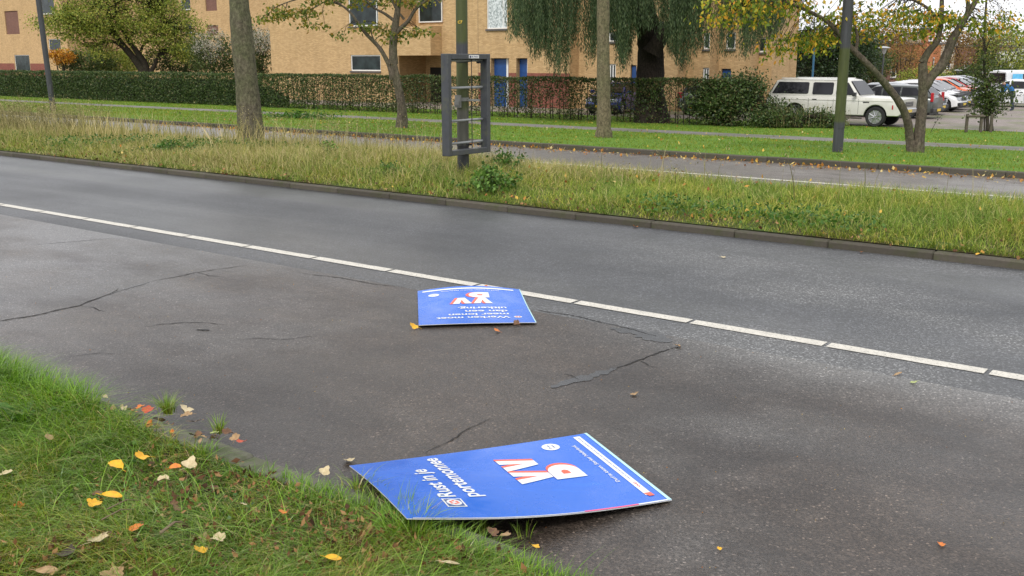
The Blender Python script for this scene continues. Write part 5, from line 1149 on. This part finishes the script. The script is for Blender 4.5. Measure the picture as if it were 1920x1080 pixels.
class Board:
    def __init__(s, name, label, corners, bend, th=.004):
        s.c = [Vector(c) for c in corners]; s.bend = bend; cen = sum(s.c, Vector()) / 4; cen.z = 0; s.o = cen
        s.t = thing(name, label, 'election board', cen, 0, 'fallen blue campaign boards'); s.th = th
        n_, m_ = 20, 26; V = []; 
        for lay in (0, 1):
            for j in range(m_ + 1):
                for i in range(n_ + 1): V.append(s.p(i / n_, j / m_, 0 if lay == 0 else -th))
        k = (n_ + 1) * (m_ + 1); ix = lambda i, j, l=0: l * k + j * (n_ + 1) + i
        F = [(ix(i, j), ix(i + 1, j), ix(i + 1, j + 1), ix(i, j + 1)) for i in range(n_) for j in range(m_)]
        Fb = [(ix(i, j, 1), ix(i, j + 1, 1), ix(i + 1, j + 1, 1), ix(i + 1, j, 1)) for i in range(n_) for j in range(m_)]
        Fe = [(ix(i, 0), ix(i, 0, 1), ix(i + 1, 0, 1), ix(i + 1, 0)) for i in range(n_)] + [(ix(i, m_), ix(i + 1, m_), ix(i + 1, m_, 1), ix(i, m_, 1)) for i in range(n_)]
        Fe += [(ix(0, j), ix(0, j + 1), ix(0, j + 1, 1), ix(0, j, 1)) for j in range(m_)] + [(ix(n_, j), ix(n_, j, 1), ix(n_, j + 1, 1), ix(n_, j + 1)) for j in range(m_)]
        me = bpy.data.meshes.new('panel'); me.from_pydata(V, [], F + Fb + Fe); me.materials.append(M_board); me.materials.append(M_core); me.materials.append(M_edge)
        for i, p in enumerate(me.polygons): p.material_index = 0 if i < len(F) else (1 if i < 2 * len(F) else 2)
        me.shade_smooth(); me.set_sharp_from_angle(angle=R(40)); link(bpy.data.objects.new('panel', me), s.t)
    def p(s, a, b, dz=0.0):
        TL, TR, BL, BR = s.c; q = TL * (1 - a) * (1 - b) + TR * a * (1 - b) + BL * (1 - a) * b + BR * a * b
        return q + Vector((0, 0, s.bend(a, b) + dz)) - s.o
    def put(s, name, V, F, mat, lift=.0016):
        m = MB(); m.add([s.p(v[0], v[1], lift) for v in V], F); return m.build(name, mat, s.t)
    def poly(s, name, pts, mat, lift=.0016): return s.put(name, *strip_of(pts), mat, lift)
    def text(s, txt, a, b, h, w=None, mat=None, bold=.012, name='lettering', lift=.0024, ar=1.19 / .84):
        """baseline starts at (a, b); h = x-height scale as a fraction of board height; w = total width as a fraction of board width"""
        V, F = text_mesh(txt, 1.0, bold); x0 = min(v.x for v in V); x1 = max(v.x for v in V)
        kx = (w / (x1 - x0)) if w else h * ar
        return s.put(name, [(a + (v.x - x0) * kx, b - v.y * h) for v in V], F, mat or M_bwhite, lift)
    def logo(s, fn):
        """two leaning V letters above a D, each with an orange-red shadow"""
        dx, dy = .045, .018
        vv = lambda ox, oy, w, h, st: [(ox, oy), (ox + st, oy), (ox + w / 2, oy + h * .66), (ox + w - st, oy), (ox + w, oy), (ox + w / 2 + st / 2, oy + h), (ox + w / 2 - st / 2, oy + h)]
        def vside(ox): return vv(ox, -.04, .46, .55, .165)
        def put(pts, mat, lift, sh=(0, 0)): s.poly('logo_letter' if mat is M_bwhite else 'logo_shadow', [fn(p[0] + sh[0], p[1] + sh[1]) for p in pts], mat, lift)
        D_out = [(.04, .52)] + [(.30 + .24 * math.sin(t), .76 - .24 * math.cos(t)) for t in np.linspace(0, PI, 12)] + [(.04, 1.0)]
        D_in = [(.20, .70)] + [(.27 + .07 * math.sin(t), .76 - .06 * math.cos(t)) for t in np.linspace(0, PI, 8)] + [(.20, .82)]
        for sh_k in (1.0, .5): 
            for g in (vside(0), vside(.50), D_out): put(g, M_orange, .0018 + .0002 * (sh_k < 1), (.075 * sh_k, .0 * sh_k))
        for g in (vside(0), vside(.50), D_out): put(g, M_bwhite, .0026)
        put(D_in, M_orange, .0032)
def cp(px, py, z): return at(px, py, z)
# near board: one corner propped on the verge kerb, far side flat on the asphalt
nb = Board('campaign_board', 'larger blue board in front, reading Rust in je portemonnee, one corner propped on the kerb',
    [cp(763, 972, .20), cp(655, 873, .035), cp(1260, 937, .012), cp(1100, 812, .012)], lambda a, b: -.030 * math.sin(PI * b) * (1 - .75 * a) + .012 * math.sin(PI * a) * (1 - b))
bd = nb
bd.poly('edge_strip', [(.985, .988 - .0), (0.0, .985), (0, 1), (1, 1), (1, .985)], M_aqua)
bd.poly('edge_strip', [(.0, .86), (.012, .86), (.012, .984), (0, .984)], M_bwhite); bd.poly('edge_strip', [(0, .64), (.012, .64), (.012, .859), (0, .859)], M_pink)
bd.poly('edge_strip', [(0, .02), (.006, .02), (.006, .639), (0, .639)], M_edge)
bd.poly('slogan_strip', [(.09, .925), (.965, .925), (.965, .955), (.09, .955)], M_bwhite)
bd.poly('strip_end', [(.075, .935), (.115, .925), (.115, .955), (.075, .957)], M_orange, .0026)
bd.text('stem nu voor een sterker Nederland en meer geld over voor iedereen die werkt', .30, .944, .011, .64, M_dkblue, .0)
bd.text('VVD', .19, .947, .015, .07, M_orange, .02)
bd.text("Durf te kiezen. Sterker Nederland.", .285, .893, .024, .56, None, .012)
bd.text('Rust in je', .285, .240, .086, .47, None, .022)
bd.text('portemonnee', .275, .328, .086, .665, None, .022)
bd.poly('emblem_frame', [(.148, .176), (.264, .180), (.258, .250), (.148, .246)], M_bwhite); bd.poly('emblem_field', [(.157, .182), (.255, .186), (.25, .244), (.157, .240)], M_dkblue, .0022)
circ = lambda cx, cy, rx, ry, n=22: [(cx + rx * math.cos(2 * PI * k / n), cy + ry * math.sin(2 * PI * k / n)) for k in range(n)]
bd.poly('emblem_disc', circ(.206, .213, .040, .026), M_bwhite, .0028)
for k in range(6): bd.poly('emblem_petal', circ(.206 + .020 * math.cos(k * PI / 3), .213 + .013 * math.sin(k * PI / 3), .008, .0055, 10), M_orange, .0034)
bd.poly('round_badge', circ(.872, .795, .052, .037, 28), M_bwhite); bd.text('29 okt', .842, .792, .014, .06, M_dkblue, .01); bd.text('stem', .85, .810, .014, .045, M_dkblue, .01)
bd.logo(lambda x, y: (.395 + x * .385, .535 + y * .265))
# far board
def bend2(a, b): return .006 + .036 * math.sin(PI * min(1, a * 1.0)) * b ** 1.6 + .005 * math.sin(PI * a) * (1 - b) - .010 * math.sin(PI * b)
fb = Board('campaign_board', 'smaller-looking blue board lying further out by the white line, reading Werken moet meer lonen',
    [cp(1006, 606, .012), cp(785, 611, .016), cp(975, 544, .012), cp(783, 547, .022)], bend2)
bd = fb
bd.poly('edge_strip', [(0, .0), (.010, .0), (.010, 1), (0, 1)], M_aqua)
bd.poly('slogan_strip', [(.075, .925), (.955, .925), (.955, .955), (.075, .955)], M_bwhite)
bd.text('Durf te kiezen. Sterker Nederland.', .225, .895, .024, .56, None, .012)
bd.poly('round_badge', circ(.85, .815, .052, .037, 26), M_bwhite); bd.text('29 okt', .82, .812, .014, .06, M_dkblue, .01); bd.text('stem', .828, .83, .014, .045, M_dkblue, .01)
bd.logo(lambda x, y: (.315 + x * .385, .555 + y * .275))
for k, (tx, w) in enumerate((('Werken moet', .64), ('meer lonen', .53), ('dan een', .38), ('uitkering.', .44))): bd.text(tx, .205, .185 + .088 * k, .078, w, None, .022)
bd.poly('emblem_disc', circ(.135, .165, .036, .025), M_bwhite)
for k in range(5): bd.poly('emblem_petal', circ(.135 + .018 * math.cos(k * 1.257), .165 + .012 * math.sin(k * 1.257), .008, .0055, 10), M_orange, .0026)

# ------------------------------------------------------------------ individual plants
def tuft(name, label, base, n, h0, h1, spread, w, mat, cat='plant', group=None, lean=(.2, 1.2)):
    t = thing(name, label, cat, base, 0, group); r_ = np.abs(rng.normal(0, spread, n)); a_ = rng.uniform(0, 6.28, n)
    V, F = blades(np.stack([r_ * np.cos(a_), r_ * np.sin(a_), np.full(n, -.01)], 1), rng.uniform(h0, h1, n), np.full(n, w), rng.uniform(*lean, n), a_ + rng.normal(0, .5, n), 4, .5); obj_np('blades', V, F, mat, t); return t
tuft('grass_tuft', 'spiky green tuft growing on the near kerb among orange leaves', at(314, 772, 0.09), 150, .06, .14, .018, .004, M_grass)
tuft('grass_tuft', 'smaller tuft on the near kerb right of the spiky one', at(410, 808, 0.09), 80, .05, .11, .018, .004, M_grass)
tuft('grass_tuft', 'dark thin blades standing up before the left end of the near board', at(757, 968, .09), 46, .07, .17, .03, .0035, M_grass, lean=(.1, .7))
q_ = [at(x_, y_, .1) for x_, y_ in ((668, 912), (700, 945), (735, 968), (775, 990), (812, 1000))]
for i_, (c_, l_) in enumerate(zip(q_, ('grass tuft on the kerb under the left tip of the near board', 'grass tuft beside the left edge of the near board', 'dense grass tuft hiding the propped corner of the near board', 'grass tuft in front of the propped corner of the near board', 'grass tuft on the kerb just right of the propped board corner'))):
    tuft('grass_tuft', l_, c_, 70 if i_ < 2 else 40, .03, .09 if i_ < 4 else .07, .06, .004, M_grass, lean=(.2, 1.8))
for c_, l_ in (((742, 1004), 'lush tuft in front of the hidden board corner, left part'), ((775, 1014), 'lush tuft directly before the hidden board corner')):
    tuft('grass_tuft', l_, at(*c_, .1), 170, .06, .17, .06, .004, M_grass if '775' in str(c_) else M_grass_hi, lean=(.2, 1.7))
tuft('grass_tuft', 'sparse thin blades by the dark gap under the near board', at(905, 1000, .03), 30, .06, .12, .03, .0035, M_grass, lean=(.1, .8))
tuft('grass_tuft', 'few thin blades standing on the kerb right of the board gap', at(985, 1005, .03), 14, .06, .13, .02, .003, M_grass, lean=(.1, .6))
def leafplant(name, label, base, n_st, h, spread, leaf, mat, per=26, cat='plant'):
    t = thing(name, label, cat, base); mb = MB(); Q = []
    for k in range(n_st):
        a_ = random.uniform(0, 6.28); r_ = abs(random.gauss(0, spread)); hh = h * random.uniform(.5, 1.1) * (1 - .5 * r_ / (spread * 3)); x, y = r_ * math.cos(a_), r_ * math.sin(a_)
        e = Vector((x * 1.5 + random.uniform(-.05, .05), y * 1.5, hh)); mb.tube([(x * .6, y * .6, -.02), (x, y, hh * .5), e], [.006, .005, .002], 4, cap=False)
        for q in range(per):
            f = random.uniform(.15, 1.03); Q.append(Vector((x * .6, y * .6, 0)).lerp(e, f) + Vector((random.gauss(0, leaf * .8), random.gauss(0, leaf * .8), random.gauss(0, leaf * .3))))
    mb.build('stems', M_stem, t); V, F = leaves(np.array([tuple(q) for q in Q]), np.full(len(Q), leaf), .25, 1.5, .0); obj_np('leaves', V, F, mat, t); return t
q = at(922, 378); q.z = .1; leafplant('nettle_clump', 'bushy green nettle clump at the kerb right of the ad frame post', q + Vector((.0, .15, 0)), 52, .36, .17, .055, M_nettle, 30)
q = at(950, 345); q.z = .12; leafplant('nettle_clump', 'taller green weeds behind the nettle clump', q, 26, .42, .14, .055, M_weed, 26)
q = at(730, 345); q.z = .12; leafplant('weed_plant', 'bright green weed patch left of the ad frame post', q, 34, .20, .22, .05, M_weed, 22)
q = at(620, 318); q.z = .12; leafplant('weed_plant', 'leafy thistle-like weed between the thick trunk and the post', q, 14, .40, .08, .05, M_nettle, 20)
q = at(815, 345); q.z = .12; leafplant('weed_plant', 'light green weeds immediately left of the post base', q, 22, .18, .16, .045, M_weed, 20)
q = at(560, 222); leafplant('weed_plant', 'broad leafy weeds on the far lawn left of the forked cherry', q, 50, .25, .9, .11, M_weed, 16)
q = at(320, 300); q.z = .12; leafplant('weed_plant', 'low green weed mound at the middle kerb on the left', q, 40, .22, .30, .06, M_weed, 22)
# dock leaves in the near grass
dk = thing('dock_plant', 'broad upright dock leaves at the left of the near verge', 'plant', at(40, 800, .1))
for k in range(14):
    b = MB(); a_ = random.uniform(0, 6.28); L_ = random.uniform(.08, .17); w = L_ * .17; r0 = random.uniform(0, .10); x0, y0 = r0 * math.cos(a_), r0 * math.sin(a_); dx, dy = math.cos(a_), math.sin(a_); V = []
    for i in range(7):
        t_ = i / 6; ww = w * math.sin(PI * min(1, t_ * .9 + .08)) ** .8; hx = L_ * (t_ * .45 + .1 * t_ ** 2); z = L_ * (t_ * .95 - .35 * t_ ** 3)
        for sg, zo in ((-1, .012), (0, 0), (1, .012)): V.append((x0 + dx * hx - dy * ww * sg, y0 + dy * hx + dx * ww * sg, z + zo * ww / w))
    b.add(V, [(3 * i + j, 3 * i + j + 1, 3 * i + j + 4, 3 * i + j + 3) for i in range(6) for j in (0, 1)]); b.build('leaf', M_weed, dk, smooth=60)

# ------------------------------------------------------------------ single fallen leaves and twigs
def leaf_mesh(kind):
    b = MB(); V = []; n_ = 7; L_ = 1.0; W_ = .36 if kind == 0 else (.46 if kind == 1 else .30)
    cu = (.25, .5, .12)[kind]
    for i in range(n_):
        t_ = i / (n_ - 1); ww = W_ * math.sin(PI * (t_ * .94 + .03)) ** .75 * (1 + (.18 if kind == 1 and i % 2 else 0)); z = cu * .4 * math.sin(PI * t_) + cu * .35 * t_ ** 3
        for sg in (-1, 0, 1): V.append((t_ - .5, sg * ww, z + abs(sg) * cu * (.35 if kind != 2 else .15) * (1 if sg > 0 else .6)))
    b.add(V, [(3 * i + j, 3 * i + j + 1, 3 * i + j + 4, 3 * i + j + 3) for i in range(n_ - 1) for j in (0, 1)])
    b.tube([(-.5, 0, 0), (-.68, .03, .02), (-.82, .08, .0)], [.02, .016, .014], 4); o = b.build('x', M_yell, None, smooth=60); me = o.data; bpy.data.objects.remove(o); return me
def lobed_mesh(seed):
    r_ = random.Random(seed); n_ = 20; b = MB(); V = [(0, 0, .0)]; cu = r_.uniform(.25, .7); ax = r_.uniform(0, 3.1)
    for ring, f in ((0, .5), (1, 1.0)):
        for k in range(n_):
            a_ = 2 * PI * k / n_; lob = .36 + .13 * abs(math.cos(2.5 * a_)) ** .8 + r_.uniform(-.03, .03) * ring; rr = lob * f * (1 + .25 * math.cos(a_)); x_, y_ = rr * math.cos(a_), rr * math.sin(a_)
            w_ = x_ * math.cos(ax) + y_ * math.sin(ax); V.append((x_, y_, cu * w_ * w_ * 1.6 + r_.uniform(-.04, .05) * f))
    F = [(0, 1 + k, 1 + (k + 1) % n_) for k in range(n_)] + [(1 + k, 1 + n_ + k, 1 + n_ + (k + 1) % n_, 1 + (k + 1) % n_) for k in range(n_)]
    b.add(V, F); b.tube([(-.3, 0, 0), (-.55, .05, .03), (-.75, .14, .02)], [.018, .014, .012], 4); o = b.build('x', M_yell, None, smooth=70); me = o.data; bpy.data.objects.remove(o); return me
LM = [leaf_mesh(k) for k in range(3)] + [lobed_mesh(k) for k in range(4)]
def lfm(nm, c, c2):
    a = NT(nm); m = a.mix(a.ramp(a.noise(3, 4, .7), [(.4, 0.0), (.65, 1.0)]), c, c2); a.set(m, .5, Specular_IOR_Level=.35); return a.m
LC = dict(yellow=lfm('yellow_leaf', (.70, .42, .02), (.62, .30, .02)), pale=lfm('pale_leaf', (.55, .46, .28), (.42, .33, .18)), orange=lfm('orange_leaf', (.62, .22, .03), (.50, .12, .03)), red=lfm('red_leaf', (.55, .10, .04), (.40, .06, .03)),
          brown=lfm('brown_leaf', (.17, .085, .04), (.10, .05, .025)), tan=lfm('tan_leaf', (.38, .25, .12), (.25, .15, .07)), green=lfm('pale_green_leaf', (.40, .45, .18), (.30, .35, .10)), dark=lfm('dark_wet_leaf', (.035, .025, .018), (.06, .04, .025)))
LMC = {}
def drop_leaf(loc, size, col, label, group=None, tilt=.35):
    k = random.choice([0, 1, 2, 3, 3, 4, 4, 5, 5, 6, 6])
    if (k, col) not in LMC: m = LM[k].copy(); m.materials.clear(); m.materials.append(LC[col]); LMC[(k, col)] = m
    o = bpy.data.objects.new('fallen_leaf', LMC[(k, col)]); link(o); o.location = loc; o.scale = (size,) * 3
    o.rotation_euler = (random.uniform(-tilt, tilt), random.uniform(-tilt, tilt), random.uniform(0, 6.28)); return tag(o, label, 'leaf', group)
ZG = .160
GL = 'fallen leaves scattered on the near verge and asphalt'
for px, py, z, sz, col, lab in [
    (270, 857, ZG, .060, 'yellow', 'upright bright yellow leaf in the middle of the near grass'), (217, 877, ZG, .062, 'yellow', 'flat orange-yellow leaf left of the bright upright one'),
    (209, 932, ZG, .072, 'yellow', 'large crumpled yellow leaf at the left of the near grass'), (179, 942, ZG, .058, 'yellow', 'narrow yellow leaf touching the large crumpled one'),
    (378, 1030, ZG, .050, 'yellow', 'small yellow leaf near the bottom centre-left of the grass'), (252, 990, ZG, .055, 'orange', 'ochre leaf half buried below the crumpled yellow one'),
    (352, 873, ZG, .066, 'pale', 'pale cream leaf right of the upright yellow one'), (308, 900, ZG, .055, 'pale', 'pale leaf standing on edge beneath the upright yellow leaf'), (328, 880, ZG, .045, 'orange', 'small orange leaf between the two pale leaves'),
    (8, 888, ZG, .060, 'pale', 'cream leaf at the left edge of the picture'), (20, 758 + 30, ZG, .05, 'tan', 'tan leaf among the dock leaves'), (92, 820, ZG, .06, 'tan', 'tan curled leaf right of the dock leaves'),
    (180, 1012, ZG, .08, 'pale', 'long pale leaf lying at the bottom left'), (125, 1035, ZG, .07, 'dark', 'dark wet leaf beside the long pale one'), (88, 1070, ZG, .07, 'tan', 'tan leaf at the bottom edge on the left'), (214, 1074, ZG, .08, 'tan', 'large tan leaf at the very bottom of the grass'),
    (408, 1012, ZG, .055, 'pale', 'pale leaf above the small yellow one at the bottom'), (625, 1046, ZG, .055, 'yellow', 'yellow leaf in the grass near the bottom centre'), (450, 945, ZG, .05, 'pale', 'pale standing leaf left of the long twig'), (530, 960, ZG, .055, 'orange', 'orange leaf in grass below the near board corner'),
    (280, 768, .10, .060, 'red', 'red-orange leaf at the kerb by the spiky tuft'), (262, 764, .10, .05, 'orange', 'orange leaf at the kerb left of the red one'), (348, 772, .10, .065, 'pale', 'pale leaf on the kerb right of the spiky tuft'), (352, 778, .12, .06, 'tan', 'tan leaf on the pale one on the kerb'), (364, 790, .10, .055, 'tan', 'tan curled leaf at the kerb corner'),
    (403, 812, .10, .05, 'green', 'pale green leaf by the smaller tuft'), (430, 812, .10, .055, 'brown', 'brown leaf heap top by the smaller tuft'), (440, 822, .10, .05, 'tan', 'tan leaf right of the smaller tuft'), (450, 828, .09, .045, 'red', 'reddish leaf at the kerb edge below the smaller tuft'),
    (655, 863, .015, .058, 'pale', 'pale leaf on the asphalt at the left tip of the near board'), (606, 886, .10, .05, 'pale', 'pale leaf on the kerb left of the near board'), (1715, 716, .012, .042, 'green', 'pale green leaf on the asphalt at the right'), (1190, 738, .01, .045, 'tan', 'tan leaf on the asphalt above the near board'),
    (778, 613, .012, .065, 'yellow', 'yellow leaf at the left corner of the far board'), (933, 620, .012, .045, 'orange', 'orange leaf just in front of the far board'), (1270, 648, .012, .045, 'tan', 'tan leaf on the crack right of the far board'), (1684, 703 - 2, .012, .05, 'tan', 'tan leaf near the dashed line at the right'),
    (1615, 473, .012, .05, 'orange', 'orange leaf on the road near the middle kerb'), (1192, 425, .012, .06, 'orange', 'small orange leaf on the road under the middle kerb'), (1355, 482, .012, .05, 'pale', 'white speck of a leaf in the middle of the road'), (1833, 476, .09, .055, 'yellow', 'yellow leaf lying on the middle kerb at the right'), (1765, 1021, .008, .03, 'orange', 'tiny orange leaf at the lower right asphalt'),
    (1002, 1024, .10, .042, 'yellow', 'yellow leaf on the kerb end at the bottom centre'), (945, 1003, .10, .055, 'tan', 'tan upright leaf on the kerb by the board gap'), (925, 997, .09, .05, 'brown', 'brown leaf in the gap under the near board'), (845, 1056, ZG, .06, 'pale', 'pale leaf at the bottom near the kerb end'), (1002 - 90, 537, .012, .03, 'orange', 'orange speck on the white line behind the far board'), (970, 607, .03, .05, 'brown', 'rusty brown leaf stuck to the near edge of the far board'), (1350, 1028, .008, .02, 'yellow', 'tiny yellow leaf at the bottom right of the asphalt')]:
    drop_leaf(at(px, py, z), sz * 1.05, col, lab, GL)
k = 0
while k < 95:
    px, py = random.uniform(-10, 1000), random.uniform(780, 1078); p = at(px, py, .13); uu, ss = us(p.x, p.y)
    if ss > 2.5: continue
    if vnoise(np.array([uu]), np.array([ss]), 2.2, 33)[0] < -.1 and random.random() < .8: continue
    col = random.choice(['brown', 'brown', 'brown', 'tan', 'tan', 'pale', 'dark', 'orange'])
    sz = random.uniform(.022, .046); p.z = float(verge_z(np.array(ss))) + random.uniform(.006, .035)
    drop_leaf(p, sz, col, {'brown': 'small brown dead leaf among the brown ones in the near grass', 'tan': 'small tan dead leaf among others in the near grass', 'pale': 'small pale dead leaf among others in the near grass', 'dark': 'small dark wet leaf among others in the near grass', 'orange': 'small orange leaf among others in the near grass'}[col], {'brown': 'small brown leaves in the near grass', 'tan': 'small tan leaves in the near grass', 'pale': 'small pale leaves in the near grass', 'dark': 'small dark leaves in the near grass', 'orange': 'small orange leaves in the near grass'}[col], .6); k += 1
for k in range(64):
    uu = random.uniform(-4.72, -3.75); ss_ = random.uniform(2.58, 2.80); drop_leaf(P(uu, ss_, random.uniform(.100, .122) if ss_ < 2.705 else random.uniform(.010, .05)), random.uniform(.022, .044), random.choice(['brown', 'tan', 'orange', 'brown', 'dark', 'tan', 'pale']), 'small dead leaf in the heap caught against the near kerb', 'leaves heaped against the near kerb', .8)
def twig(label, px0, px1, r_=.004):
    a_, b_ = at(*px0, .165), at(*px1, .165); t = MB(); m = a_.lerp(b_, .5) + Vector((.01, .01, .012)); t.tube([a_ - m, Vector((0, 0, .004)), b_ - m], [r_, r_ * .8, r_ * .4], 6); o = t.build('twig', M_twig, None, smooth=60); o.location = m; tag(o, label, 'twig')
twig('pale bare twig lying in the middle of the near grass', (300, 1000), (342, 978), .006); twig('thin brown twig left of the thicker pale twig', (190, 975), (250, 955), .003); twig('long thin twig near the large yellow leaf', (200, 955), (262, 938), .003)

# ------------------------------------------------------------------ overlooked: cane-thin street plant by the rail
p = at(1745, 248); t = thing('bare_weed', 'single thin bare weed with a few dark leaves in front of the car park', 'plant', p)
MB().tube([(0, 0, 0), (.15, 0, .35), (.35, 0, .62)], [.012, .008, .004], 5).build('stem', M_bark_d, t); V, F = leaves(np.array([(.1 + .3 * random.random(), random.uniform(-.05, .05), .25 + .4 * random.random()) for _ in range(16)]), np.full(16, .07)); obj_np('leaves', V, F, M_lf_dark, t)
